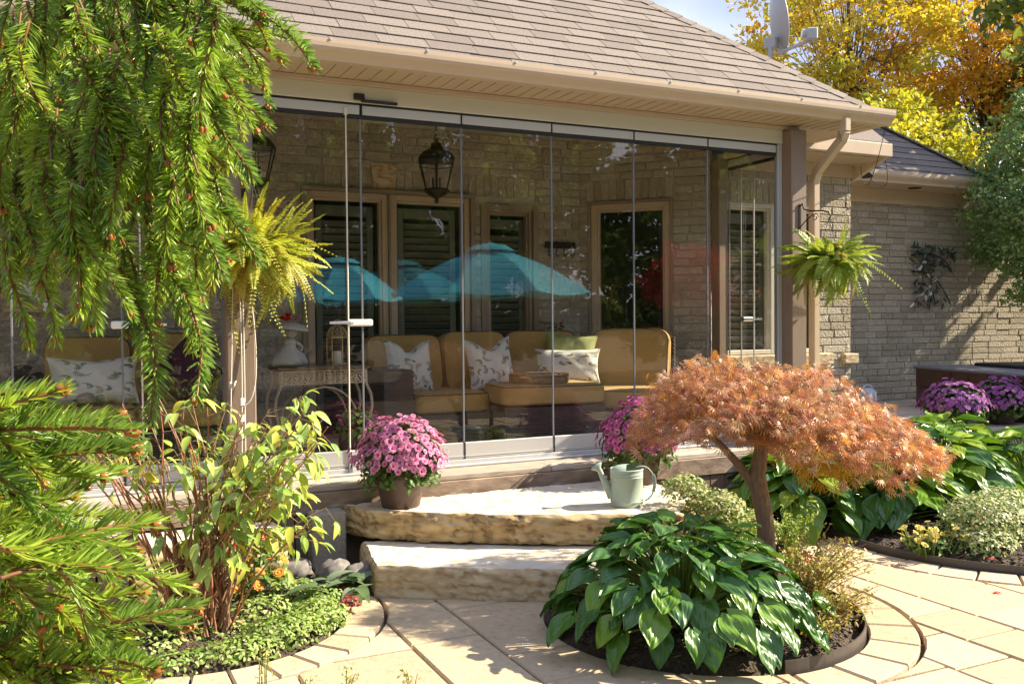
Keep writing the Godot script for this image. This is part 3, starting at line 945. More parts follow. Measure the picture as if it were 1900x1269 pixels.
	# posts
	for p in [["porch_post", "brown square porch post at the corner, fern bracket on its face", 5.25, 5.41, -0.012, 0.13], ["porch_post", "brown square porch post behind the spruce with white cords", 0.83, 1.0, -0.05, 0.13]]:
		var pm := MB.new()
		pm.bx(p[2], p[3], 0.462, 2.98, p[4], p[5], 0.008)
		tag(part(self, numbered(p[0]), pm.mesh(M.post_brown)), p[1], "post", "porch posts")
	var pm2 := MB.new()
	pm2.bx(5.20, 5.30, 0.462, 2.875, -0.84, -0.73, 0.006)
	tag(part(self, numbered("porch_post"), pm2.mesh(M.trim_brown)), "slim brown post seen through the glass beside the sunny window", "post", "porch posts")

func build_wing() -> void:
	R.seed = 10128
	var w := thing("house_wing", "low brick wing with dappled shingle roof behind the hot tub", "house")
	brick_wall(w, "wing_wall", V(6.93, 0, -2.10), V(1, 0, 0), 5.2, 0.46, 2.95, [], [[1.2, 3.7, 0.46, 2.9]])
	var fr := MB.new()
	fr.bx(7.0, 10.9, 2.80, 2.97, -2.085, -2.06, 0.004)
	part(w, "frieze", fr.mesh(M.tan))
	var sf := MB.new()
	sf.bx(7.0, 10.2, 2.97, 2.985, -2.1, -1.66, 0.002)
	part(w, "soffit", sf.mesh(M.tan))
	var vent := MB.new()
	vent.lathe([Vector2(0.0, -0.006), Vector2(0.075, -0.006), Vector2(0.08, 0.0)], 20, Transform3D(Basis(), V(8.95, 2.968, -1.85)))
	part(w, "soffit_light", vent.mesh(M.dark_room))
	var gp := []
	for q in GUTTER: gp.append(q + Vector2(-2.06, -0.04))
	var g := MB.new()
	sweep_x(g, gp, 7.02, 10.2)
	part(w, "gutter", g.mesh(M.tan))
	var sl := atan(0.84)
	var c := V(10.2, 3.05, -1.68)
	var rb := MB.new()
	var run := 2.6
	rb.quad(V(6.5, 3.05, -1.68), c, c + V(-run, run * 0.84, -run), V(6.5, 3.05 + run * 0.84, -1.68 - run))
	rb.quad(c, V(10.2, 3.05, -6), V(10.2 - run, 3.05 + run * 0.84, -6), c + V(-run, run * 0.84, -run))
	var roof := part(w, "roof", rb.mesh(M.roof_base))
	var up := V(0, sin(sl), -cos(sl))
	var len_s := 2.0
	var clip := PackedVector2Array([Vector2(0, -0.02), Vector2(3.2, -0.02), Vector2(3.2 - len_s * cos(sl), len_s), Vector2(0, len_s)])
	shingles(roof, V(7.0, 3.05, -1.68) + V(0, cos(sl), sin(sl)) * 0.006, Vector3.RIGHT, up, 3.2, len_s - 0.1, clip)
	for i in 14:
		var hd := V(-1, 0.84, -1).normalized()
		var m := MB.new()
		m.box(Transform3D(look(Vector3.ZERO, hd), c + hd * (0.05 + 0.143 * i) + V(0, 0.012, 0)), V(0.17, 0.022, 0.2), 0.006)
		part(roof, "hip_shingle", m.mesh(M["shingle%d" % (i % 3)]))

# ---------------------------------------------------------------- glass panels
func glass_panel(x0: float, x1: float, label: String, door := 0) -> Node3D:
	var n := thing("glass_panel", label, "glass panel", V((x0 + x1) / 2, 0.46, 0), 0.0, "frameless glass panels of the porch")
	glass_parts(n, x1 - x0)
	if door:
		var s := float(door)
		var ex := s * ((x1 - x0) / 2)
		var m := MB.new()
		m.box(Transform3D(Basis(), V(ex - s * 0.02, 0.99, 0.018)), V(0.17, 0.045, 0.02), 0.0095)
		var hd := part(n, "handle_plate", m.mesh(M.white_plastic))
		var lv := MB.new()
		lv.tube(PackedVector3Array([V(ex - s * 0.08, 0.993, 0.02), V(ex - s * 0.085, 0.993, 0.06), V(ex - s * 0.10, 0.993, 0.068), V(ex - s * 0.235, 0.99, 0.068)]), PackedFloat32Array([0.012, 0.011, 0.011, 0.009]), 8)
		part(hd, "lever", lv.mesh(M.chrome))
		var rod := MB.new()
		rod.tube(PackedVector3Array([V(ex - s * 0.10, 0.05, 0.022), V(ex - s * 0.10, 2.35, 0.022)]), PackedFloat32Array([0.0055]), 8)
		rod.bx(ex - s * 0.10 - 0.012, ex - s * 0.10 + 0.012, 2.33, 2.38, 0.006, 0.03, 0.003)
		part(n, "lock_rod", rod.mesh(M.cord))
		var gd := MB.new()
		gd.bx(ex - s * 0.10 - 0.015, ex - s * 0.10 + 0.015, 0.0, 0.06, 0.0, 0.04, 0.003)
		part(n, "floor_guide", gd.mesh(M.seal_grey))
	return n

func glass_parts(n: Node3D, w: float) -> void:
	var h := w / 2
	var m := MB.new()
	m.bx(-h + 0.004, h - 0.004, 0.155, 2.32, -0.005, 0.005)
	part(n, "pane", m.mesh(M.glass))
	m = MB.new()
	m.bx(-h + 0.006, h - 0.006, 2.342, 2.402, -0.014, 0.016, 0.003)
	part(n, "top_rail", m.mesh(M.aluminium))
	m = MB.new()
	m.bx(-h, h, 2.316, 2.342, -0.012, 0.012, 0.001); m.bx(-h, h, 2.403, 2.414, -0.02, 0.018)
	m.bx(-h - 0.004, -h + 0.005, 2.342, 2.402, -0.012, 0.0145)
	part(n, "gasket", m.mesh(M.seal_black))
	m = MB.new()
	m.bx(-h + 0.004, h - 0.004, 0.045, 0.158, -0.014, 0.016, 0.004)
	m.bx(-h + 0.004, h - 0.004, 0.062, 0.068, 0.014, 0.019, 0.001)
	part(n, "bottom_rail", m.mesh(M.aluminium))
	m = MB.new()
	m.bx(h - 0.006, h + 0.006, 0.04, 2.33, -0.0065, 0.0065, 0.002)
	part(n, "seal", m.mesh(M.seal_grey))
	m = MB.new()
	m.bx(h - 0.008, h + 0.004, 0.04, 0.16, -0.01, 0.0175)
	part(n, "edge_cap", m.mesh(M.seal_black))

func build_glass() -> void:
	R.seed = 11107
	var xs := [1.715, 2.42, 3.12, 3.82, 4.505, 5.195]
	glass_panel(1.005, 1.709, "glass door panel with lever handle right of the white-corded post", 1)
	var labs := ["glass panel above the pink chrysanthemum on the step, lantern behind it", "glass panel in front of the two floral pillow sofa cushions", "glass panel in front of the ottoman and tray", "glass panel in front of the angled bay door", "glass panel next to the corner post with the sunny window behind"]
	for i in 5: glass_panel(xs[i], xs[i + 1], labs[i])
	glass_panel(-0.312, 0.257, "glass panel in front of the left sofa and its lumbar pillow")
	glass_panel(-0.95, -0.312, "leftmost glass panel at the edge, in front of the stone ledge")
	glass_panel(0.262, 0.828, "glass door panel with white handle plate left of the corded post", -1)
	var sp := thing("glass_panel", "side glass door panel with chrome knob handle behind the corner post", "glass panel", V(5.31, 0.46, -0.372), PI / 2, "frameless glass panels of the porch")
	glass_parts(sp, 0.71)
	var kn := MB.new()
	kn.tube(PackedVector3Array([V(0.12, 0.99, -0.05), V(0.12, 0.99, 0.05)]), PackedFloat32Array([0.024]), 12)
	kn.tube(PackedVector3Array([V(0.12, 0.99, 0.05), V(0.0, 0.99, 0.06)]), PackedFloat32Array([0.010]), 8)
	part(sp, "knob", kn.mesh(M.chrome))
	var rd := MB.new()
	rd.tube(PackedVector3Array([V(0.17, 0.05, -0.02), V(0.17, 2.3, -0.02)]), PackedFloat32Array([0.006]), 8)
	rd.tube(PackedVector3Array([V(0.05, 0.05, 0.02), V(0.05, 2.3, 0.02)]), PackedFloat32Array([0.007]), 8)
	part(sp, "lock_rod", rd.mesh(M.aluminium))
	var jb := MB.new()
	jb.bx(5.203, 5.248, 0.462, 2.872, -0.02, 0.02, 0.002)
	jb.bx(-3.0, 0.828, 0.461, 0.503, -0.03, 0.03, 0.003); jb.bx(1.003, 5.20, 0.461, 0.503, -0.03, 0.03, 0.003)
	jb.bx(1.003, 5.20, 0.4605, 0.475, 0.03, 0.07, 0.003); jb.bx(-3.0, 0.828, 0.4605, 0.475, 0.03, 0.07, 0.003)
	tag(part(self, "floor_track", jb.mesh(M.aluminium)), "aluminium floor track and corner channel under the glass panels", "track")
	var tl := MB.new()
	tl.bx(1.66, 1.73, 2.89, 2.93, 0.028, 0.05, 0.004); tl.bx(1.71, 1.95, 2.876, 2.892, 0.03, 0.06, 0.003)
	tag(part(self, "door_stop", tl.mesh(M.seal_black)), "small black stop bracket above the right glass door", "bracket")

# ---------------------------------------------------------------- stone steps
func slab(called: String, poly: PackedVector2Array, y0: float, y1: float, amp: float, m: Material, seed_: int) -> MeshInstance3D:
	var f := FastNoiseLite.new()
	f.seed = seed_
	f.frequency = 2.2
	f.fractal_octaves = 5
	var p := poly
	if Geometry2D.is_polygon_clockwise(p): p.reverse()
	var pts := PackedVector2Array()
	for i in p.size():
		var a := p[i]
		var b := p[(i + 1) % p.size()]
		var k := maxi(1, int(a.distance_to(b) / 0.018))
		for j in k: pts.append(a.lerp(b, float(j) / k))
	var n := pts.size()
	var rows := 15
	var P := []
	for r in rows:
		var t := float(r) / (rows - 1)
		for j in n + 1:
			var i := j % n
			var d := (pts[(i + 5) % n] - pts[(i + n - 5) % n]).normalized()
			var o := Vector2(d.y, -d.x)
			var y := lerpf(y0, y1, t)
			var q := V(pts[i].x, y * 2.5, pts[i].y)
			var dis := f.get_noise_3dv(q * 1.2) * amp + absf(f.get_noise_3dv(q * V(0.6, 2.4, 0.6) + V(9, 0, 0))) * amp * 1.4 + f.get_noise_3dv(q * V(4.0, 7.0, 4.0)) * amp * 0.5
			var crack := f.get_noise_3dv(V(q.x * 2.0, q.y * 0.5, q.z * 2.0) + V(3, 7, 1))
			if absf(crack) < 0.03: dis -= amp * 0.9
			dis -= pow(absf(t - 0.5) * 2.0, 12.0) * 0.014
			P.append(V(pts[i].x + o.x * dis, y + (f.get_noise_2d(pts[i].x * 3.0, pts[i].y * 3.0) * 0.012 if r == 0 else 0.0) + (f.get_noise_2d(pts[i].x * 5.0, pts[i].y * 5.0) * 0.007 if r == rows - 1 else 0.0), pts[i].y + o.y * dis))
	var mb := MB.new()
	mb.grid(P, rows, n + 1)
	# grid runs inward or outward; make the normals point out
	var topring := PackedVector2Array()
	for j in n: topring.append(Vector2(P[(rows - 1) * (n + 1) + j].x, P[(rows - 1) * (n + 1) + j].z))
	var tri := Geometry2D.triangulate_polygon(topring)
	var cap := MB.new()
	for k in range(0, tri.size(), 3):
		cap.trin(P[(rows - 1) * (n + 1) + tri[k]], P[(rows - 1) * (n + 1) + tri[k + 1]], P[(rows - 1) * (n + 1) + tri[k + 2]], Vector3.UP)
	var o := part(self, numbered(called), mb.mesh(m))
	part(o, "pale_top", cap.mesh(M.stone_top))  # top cap in a paler stone colour than the slab sides
	return o

func build_steps() -> void:
	R.seed = 11114
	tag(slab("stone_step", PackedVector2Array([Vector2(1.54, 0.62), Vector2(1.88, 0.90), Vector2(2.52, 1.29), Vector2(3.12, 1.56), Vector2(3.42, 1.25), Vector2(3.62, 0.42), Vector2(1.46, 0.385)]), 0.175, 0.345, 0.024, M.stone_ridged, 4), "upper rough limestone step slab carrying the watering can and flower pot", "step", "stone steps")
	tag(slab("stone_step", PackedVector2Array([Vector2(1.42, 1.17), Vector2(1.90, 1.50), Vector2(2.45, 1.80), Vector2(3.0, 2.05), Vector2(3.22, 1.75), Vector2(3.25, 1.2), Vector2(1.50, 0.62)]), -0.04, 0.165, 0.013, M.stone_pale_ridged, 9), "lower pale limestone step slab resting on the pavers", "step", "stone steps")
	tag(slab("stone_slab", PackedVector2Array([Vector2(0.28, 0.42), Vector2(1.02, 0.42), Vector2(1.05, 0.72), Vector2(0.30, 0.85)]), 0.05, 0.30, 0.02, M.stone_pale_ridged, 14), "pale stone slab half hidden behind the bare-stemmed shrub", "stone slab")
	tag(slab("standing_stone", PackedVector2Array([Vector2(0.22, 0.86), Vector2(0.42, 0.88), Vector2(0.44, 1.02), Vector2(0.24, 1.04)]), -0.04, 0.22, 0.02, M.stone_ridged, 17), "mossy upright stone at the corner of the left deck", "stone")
	var b := MB.new()
	b.bx(1.24, 1.445, -0.04, 0.332, 0.385, 0.52, 0.01)
	tag(part(self, "concrete_block", b.mesh(M.concrete)), "grey concrete block standing left of the upper stone step", "block")
	for r in [[1.30, 0.02, 0.78, 0.085, "brown rounded rock between the concrete block and the lower step"], [1.40, 0.04, 0.95, 0.08, "grey rounded rock leaning on the lower step"], [1.10, 0.02, 0.66, 0.09, "grey rock half hidden in the zinnias"]]:
		var m := MB.new()
		var P := []
		var f := FastNoiseLite.new()
		f.frequency = 4.0
		for i in 11:
			for j in 17:
				var th := PI * i / 10.0
				var ph := TAU * (j % 16) / 16.0
				var d := V(sin(th) * cos(ph), cos(th), sin(th) * sin(ph))
				P.append(V(r[0], r[1] + r[3] * 0.4, r[2]) + d * V(1.2, 0.75, 0.9) * float(r[3]) * (1.0 + 0.35 * f.get_noise_3dv(d + V(r[0] * 9, 0, 0))))
		m.grid(P, 11, 17)
		tag(part(self, numbered("rock"), m.mesh(M.pebble)), r[4], "rock", "rocks by the steps")

# ---------------------------------------------------------------- porch furniture
func cushion_mb(s: Vector3, e := 0.28, sag := 0.0) -> MB:
	var mb := MB.new()
	var P := []
	var nu := 17
	var nv := 33
	var pw := func(x: float, k: float) -> float: return signf(x) * pow(absf(x), k)
	for i in nu:
		for j in nv:
			var th := -PI / 2 + PI * i / (nu - 1)
			var ph := TAU * j / (nv - 1)
			var p := V(pw.call(cos(th), e) * pw.call(cos(ph), e) * s.x / 2, pw.call(sin(th), e) * s.y / 2, pw.call(cos(th), e) * pw.call(sin(ph), e) * s.z / 2)
			p += V(0, 1, 0) * sin(p.x * 23.0 + p.z * 31.0) * 0.002
			P.append(p)
	mb.grid(P, nu, nv)
	return mb

func cushion(parent: Node, called: String, t: Transform3D, s: Vector3) -> void:
	# s.y is the thickness; piping runs round both faces
	var c := part(parent, called, cushion_mb(s).mesh(M.cushion), t)
	var m := MB.new()
	for sg: float in [-1.0, 1.0]:
		var pts := PackedVector3Array()
		for j in 41:
			var ph := TAU * j / 40
			var cx := signf(cos(ph)) * pow(absf(cos(ph)), 0.3)
			var cz := signf(sin(ph)) * pow(absf(sin(ph)), 0.3)
			pts.append(V(cx * s.x * 0.487, sg * s.y * 0.41, cz * s.z * 0.487))
		m.tube(pts, PackedFloat32Array([0.0045]), 5, false)
	part(c, "piping", m.mesh(M.piping))

func floral_tex(seed_: int) -> ImageTexture:
	var r := RandomNumberGenerator.new()
	r.seed = seed_
	var n := 256
	var im := Image.create(n, n, false, Image.FORMAT_RGB8)
	im.fill(sr(Color(0.60, 0.60, 0.53)))
	var inks := [sr(Color(0.10, 0.13, 0.11)), sr(Color(0.22, 0.18, 0.07)), sr(Color(0.28, 0.23, 0.09)), sr(Color(0.08, 0.13, 0.13))]
	for k in 26:
		var c := Vector2(r.randf() * n, r.randf() * n)
		var ink: Color = inks[r.randi() % 4]
		var petals := r.randi_range(4, 7)
		var a0 := r.randf() * TAU
		var rad := r.randf_range(12, 30)
		for p in petals:
			for i in 60:
				var t := i / 60.0
				var a := a0 + (p * 0.42) + t * t * 1.6
				var q := c + Vector2.from_angle(a) * rad * (0.25 + t)
				var w := 1 + int(2.2 * sin(PI * t))
				im.fill_rect(Rect2i(posmod(int(q.x), n - 4), posmod(int(q.y), n - 4), w, w), ink)
	return ImageTexture.create_from_image(im)

func pillow_mb(w: float, h: float, d: float, dip: float) -> MB:
	var mb := MB.new()
	for sg: float in [-1.0, 1.0]:
		var P := []
		var n := 21
		for i in n:
			for j in n:
				var u := sg * (-1.0 + 2.0 * j / (n - 1))
				var v := -1.0 + 2.0 * i / (n - 1)
				var x := u * (1.0 - 0.10 * (1.0 - v * v)) * w / 2
				var y := v * (1.0 - 0.10 * (1.0 - u * u)) * h / 2
				y -= dip * maxf(0.0, v) * exp(-u * u * 5.0)
				var z := sg * d / 2 * pow(maxf(0, (1.0 - pow(u, 4.0)) * (1.0 - pow(v, 4.0))), 0.55) * (1.0 - 0.5 * exp(-u * u * 6.0) * maxf(0.0, v) * minf(1.0, dip * 20.0))
				P.append(V(x, y, z + 0.003 * sin(u * 9.0 + v * 5.0)))
		mb.grid(P, n, n)
	return mb

func pillow(called: String, label: String, m: Material, w: float, h: float, d: float, dip: float, at: Vector3, yaw: float, lean: float, roll := 0.0) -> Node3D:
	var o := part(self, numbered(called), pillow_mb(w, h, d, dip).mesh(m))
	o.transform = Transform3D(Basis(Vector3.UP, yaw) * Basis(Vector3.RIGHT, lean) * Basis(Vector3.BACK, roll), at)
	tag(o, label, "pillow", "throw pillows on the porch sofas")
	return o

func weave(mb: MB, o: Vector3, ux: Vector3, uy: Vector3, w: float, h: float) -> void:
	var nrm := ux.cross(uy).normalized()
	var rows := int(h / 0.017)
	var cols := int(w / 0.034) * 2
	for r in rows:
		var y0 := h * r / rows
		var y1 := y0 + h / rows * 0.86
		var P := []
		for k in 3:
			for c in cols + 1:
				var ph := 1.0 if (c + r) % 2 == 0 else -1.0
				P.append(o + ux * (w * c / cols) + uy * lerpf(y0, y1, k / 2.0) + nrm * (0.0045 * ph + (0.004 if k == 1 else 0.0)))
		mb.grid(P, 3, cols + 1)

func wicker_box(parent: Node, called: String, x0: float, x1: float, y0: float, y1: float, z0: float, z1: float) -> void:
	var n := sub(parent, called)
	var c := MB.new()
	c.bx(x0 + 0.006, x1 - 0.006, y0, y1 - 0.004, z0 + 0.006, z1 - 0.006)
	part(n, "core", c.mesh(M.wicker_dark))
	var m := MB.new()
	weave(m, V(x0, y0, z1), V(1, 0, 0), V(0, 1, 0), x1 - x0, y1 - y0)
	weave(m, V(x0, y0, z0), V(0, 0, 1), V(0, 1, 0), z1 - z0, y1 - y0)
	weave(m, V(x1, y0, z1), V(0, 0, -1), V(0, 1, 0), z1 - z0, y1 - y0)
	weave(m, V(x0, y1, z1), V(1, 0, 0), V(0, 0, -1), x1 - x0, z1 - z0)
	var w := part(n, "weave", m.mesh(M.wicker))
	w.set_meta("kind", "stuff")

func build_porch_furniture() -> void:
	R.seed = 21121
	for i in 3:
		var fm := mat("floral%d" % i, Color(1, 1, 1), 0.9, {"rim": 0.2})
		fm.albedo_texture = floral_tex(31 + i)
	mat("pillow_green", Color(0.30, 0.33, 0.10), 0.9, {"ramp": [Color(0.22, 0.25, 0.07), Color(0.36, 0.39, 0.14)], "freq": 0.06, "scale": Vector3(3, 14, 3)})
	mat("pillow_plum", Color(0.05, 0.012, 0.025), 0.85)
	# sectional: straight part along the back wall
	var s := thing("sectional_sofa", "dark wicker sectional sofa with golden cushions behind the ottoman", "sofa", V(2.95, 0.46, -1.2))
	wicker_box(s, "base", -0.62, 0.62, 0.04, 0.27, -0.40, 0.42)
	wicker_box(s, "arm", -0.86, -0.625, 0.02, 0.62, -0.40, 0.44)
	wicker_box(s, "back", -0.86, 0.62, 0.272, 0.70, -0.46, -0.41)
	var flat := Basis()
	var lean := Basis(Vector3.RIGHT, PI / 2 - 0.22)
	cushion(s, "seat_cushion", Transform3D(flat, V(-0.28, 0.355, 0.04)), V(0.66, 0.165, 0.80))
	cushion(s, "seat_cushion", Transform3D(flat, V(0.36, 0.355, 0.04)), V(0.60, 0.165, 0.80))
	cushion(s, "back_cushion", Transform3D(lean, V(-0.47, 0.63, -0.26)), V(0.66, 0.17, 0.50))
	cushion(s, "back_cushion", Transform3D(lean, V(0.17, 0.64, -0.26)), V(0.60, 0.17, 0.52))
	var a := Basis(Vector3.UP, -PI / 4)
	var a2 := Basis(Vector3.UP, -PI / 8)
	cushion(s, "back_cushion", Transform3D(a2 * lean, V(0.78, 0.64, -0.17)), V(0.64, 0.17, 0.52))
	# angled part
	var s2 := thing("sectional_sofa", "angled right end of the wicker sectional lit by the sun", "sofa", V(4.0, 0.46, -0.90), -PI / 4)
	wicker_box(s2, "base", -0.40, 0.62, 0.04, 0.27, -0.36, 0.44)
	wicker_box(s2, "back", -0.20, 0.62, 0.272, 0.84, -0.42, -0.365)
	cushion(s2, "seat_cushion", Transform3D(flat, V(0.12, 0.355, 0.05)), V(0.98, 0.165, 0.80))
	cushion(s2, "back_cushion", Transform3D(lean, V(0.27, 0.64, -0.22)), V(0.68, 0.17, 0.54))
	pillow("throw_pillow", "floral pillow with a pinched top beside the wicker arm", M.floral0, 0.44, 0.46, 0.15, 0.09, V(2.42, 1.09, -1.12), 0.25, -0.25, -0.05)
	pillow("throw_pillow", "square floral pillow with pinched top on the middle sofa cushion", M.floral1, 0.44, 0.46, 0.15, 0.09, V(3.13, 1.09, -1.12), 0.05, -0.25, 0.05)
	pillow("throw_pillow", "long floral lumbar pillow leaning below the green pillow", M.floral2, 0.56, 0.32, 0.15, 0.0, V(3.76, 1.06, -0.93), -0.5, -0.3)
	pillow("throw_pillow", "olive green pillow behind the floral lumbar pillow", M.pillow_green, 0.46, 0.42, 0.14, 0.0, V(3.84, 1.14, -1.05), -0.6, -0.3, -0.1)
	# ottoman and tray
	var o := thing("ottoman", "wicker ottoman with golden cushion in front of the sofa", "ottoman", V(3.40, 0.46, -0.68), -0.12)
	wicker_box(o, "base", -0.42, 0.42, 0.02, 0.33, -0.27, 0.27)
	cushion(o, "cushion", Transform3D(flat, V(0, 0.415, 0)), V(0.88, 0.165, 0.60))
	var t := thing("serving_tray", "round woven wooden tray on the ottoman", "tray", V(3.36, 0.962, -0.68), -0.1)
	var tm := MB.new()
	tm.lathe([Vector2(0.0, 0.003), Vector2(0.235, 0.003), Vector2(0.235, 0.0)], 36)
	part(t, "base", tm.mesh(M.tray))
	tm = MB.new()
	tm.lathe([Vector2(0.235, 0.0), Vector2(0.24, 0.045), Vector2(0.228, 0.045), Vector2(0.225, 0.004)], 36, Transform3D(), 0.5, TAU - 0.1)
	tm.lathe([Vector2(0.235, 0.052), Vector2(0.246, 0.058), Vector2(0.24, 0.068), Vector2(0.228, 0.062), Vector2(0.235, 0.052)], 36)
	part(t, "rim", tm.mesh(M.tray))
	for k in 10:
		var b := MB.new()
		var an := TAU * k / 10 + 0.2
		b.box(Transform3D(Basis(Vector3.UP, -an), V(cos(an) * 0.236, 0.03, sin(an) * 0.236)), V(0.014, 0.05, 0.03), 0.003)
		part(t, "slat", b.mesh(M.tray))
	# left sofa
	var l := thing("wicker_sofa", "wicker love seat with golden cushions at the left behind the spruce", "sofa", V(0.38, 0.46, -1.2))
	wicker_box(l, "base", -0.60, 0.60, 0.04, 0.27, -0.40, 0.42)
	wicker_box(l, "arm", -0.78, -0.605, 0.02, 0.60, -0.40, 0.44)
	wicker_box(l, "back", -0.78, 0.60, 0.272, 0.70, -0.46, -0.41)
	cushion(l, "seat_cushion", Transform3D(flat, V(-0.30, 0.355, 0.04)), V(0.60, 0.165, 0.80))
	cushion(l, "seat_cushion", Transform3D(flat, V(0.30, 0.355, 0.04)), V(0.60, 0.165, 0.80))
	cushion(l, "back_cushion", Transform3D(lean, V(-0.29, 0.64, -0.26)), V(0.58, 0.17, 0.52))
	cushion(l, "back_cushion", Transform3D(lean, V(0.30, 0.65, -0.26)), V(0.58, 0.17, 0.54))
	pillow("throw_pillow", "wide floral lumbar pillow on the left love seat", M.floral1, 0.58, 0.34, 0.15, 0.02, V(0.12, 1.07, -1.05), 0.0, -0.28)
	var dp := pillow("throw_pillow", "dark plum diamond pillow with gold edging on the left love seat", M.pillow_plum, 0.40, 0.40, 0.15, 0.0, V(0.72, 1.10, -1.05), -0.1, -0.25, PI / 4)
	var ed := MB.new()
	var ep := PackedVector3Array()
	for k in 41:
		var an2 := TAU * k / 40
		var cx := signf(cos(an2)) * pow(absf(cos(an2)), 0.25)
		var cy := signf(sin(an2)) * pow(absf(sin(an2)), 0.25)
		ep.append(V(cx * (1.0 - 0.08 * (1 - cy * cy)), cy * (1.0 - 0.08 * (1 - cx * cx)), 0) * 0.20)
	ed.tube(ep, PackedFloat32Array([0.006]), 6, false)
	part(dp, "gold_edge", ed.mesh(M.gold_metal))
	console_table()
	statue()
	birdcage()
	hanging_lantern(V(2.565, 0, -0.85), 3.165, "bronze hexagonal lantern hanging in the middle of the porch")
	hanging_lantern(V(1.19, 0, -0.85), 3.165, "bronze lantern partly hidden behind the corded post")
	# coat hooks
	var h := thing("hook_rack", "dark wooden rack with iron coat hooks on the brick wall", "hook rack", V(4.10, 2.15, -1.675))
	var m := MB.new()
	m.bx(-0.16, 0.16, -0.03, 0.03, 0.0, 0.02, 0.004)
	m.tube(PackedVector3Array([V(-0.14, 0.0, 0.022), V(-0.05, 0.02, 0.03), V(0.05, -0.015, 0.03), V(0.14, 0.01, 0.022)]), PackedFloat32Array([0.016]), 6)
	part(h, "board", m.mesh(M.bronze))
	for k in 4:
		var hk := MB.new()
		var pts := PackedVector3Array()
		for i in 9: pts.append(V(-0.12 + k * 0.08, -0.075 - 0.028 * sin(PI * i / 8.0), 0.035 - 0.028 * cos(PI * i / 8.0) ))
		pts.insert(0, V(-0.12 + k * 0.08, -0.02, 0.015))
		hk.tube(pts, PackedFloat32Array([0.006]), 6)
		part(h, "hook", hk.mesh(M.bronze))

func console_table() -> void:
	var t := thing("console_table", "cream wrought-metal console table with scalloped apron and curved legs", "table", V(1.585, 0.46, -0.68))
	var m := MB.new()
	m.bx(-0.33, 0.33, 0.66, 0.685, -0.17, 0.17, 0.006)
	part(t, "table_top", m.mesh(M.console_top))
	m = MB.new()
	for z: float in [-0.15, 0.15]:
		m.bx(-0.31, 0.31, 0.648, 0.66, z - 0.006, z + 0.006); m.bx(-0.31, 0.31, 0.56, 0.57, z - 0.006, z + 0.006)
		m.bx(-0.31, 0.31, 0.632, 0.638, z - 0.004, z + 0.004)
		for k in 8:
			var cx := -0.27 + k * 0.077
			var pts := PackedVector3Array()
			for i in 9: pts.append(V(cx - 0.037 * cos(PI * i / 8.0), 0.62 - 0.047 * sin(PI * i / 8.0), z))
			m.tube(pts, PackedFloat32Array([0.0075]), 5)
			m.bar(V(cx, 0.575, z), V(cx, 0.63, z), 0.01, 0.01)
			m.bar(V(cx, 0.59, z), V(cx - 0.022, 0.622, z), 0.008, 0.010)
			m.bar(V(cx, 0.59, z), V(cx + 0.022, 0.622, z), 0.008, 0.010)
			m.box(Transform3D(Basis(), V(cx - 0.0385, 0.605, z)), V(0.016, 0.08, 0.008))
	part(t, "apron", m.mesh(M.console_paint))
	for x: float in [-0.30, 0.30]:
		for z: float in [-0.15, 0.15]:
			m = MB.new()
			var sx := signf(x)
			m.tube(PackedVector3Array([V(x, 0.66, z), V(x, 0.56, z), V(x + sx * 0.035, 0.48, z), V(x + sx * 0.045, 0.40, z), V(x + sx * 0.02, 0.28, z), V(x - sx * 0.01, 0.16, z), V(x, 0.06, z), V(x + sx * 0.03, 0.002, z)]), PackedFloat32Array([0.010, 0.012, 0.012, 0.011, 0.010, 0.010, 0.010, 0.012]), 7)
			part(t, "leg", m.mesh(M.console_paint))
	m = MB.new()
	for z: float in [-0.15, 0.15]:
		var pts := PackedVector3Array()
		for i in 13: pts.append(V(-0.24 * cos(PI * i / 12.0), 0.28 + 0.26 * sin(PI * i / 12.0), z))
		m.tube(pts, PackedFloat32Array([0.008]), 6)
	m.bx(-0.29, 0.29, 0.12, 0.135, -0.14, 0.14, 0.004)
	part(t, "stretcher_shelf", m.mesh(M.console_paint))

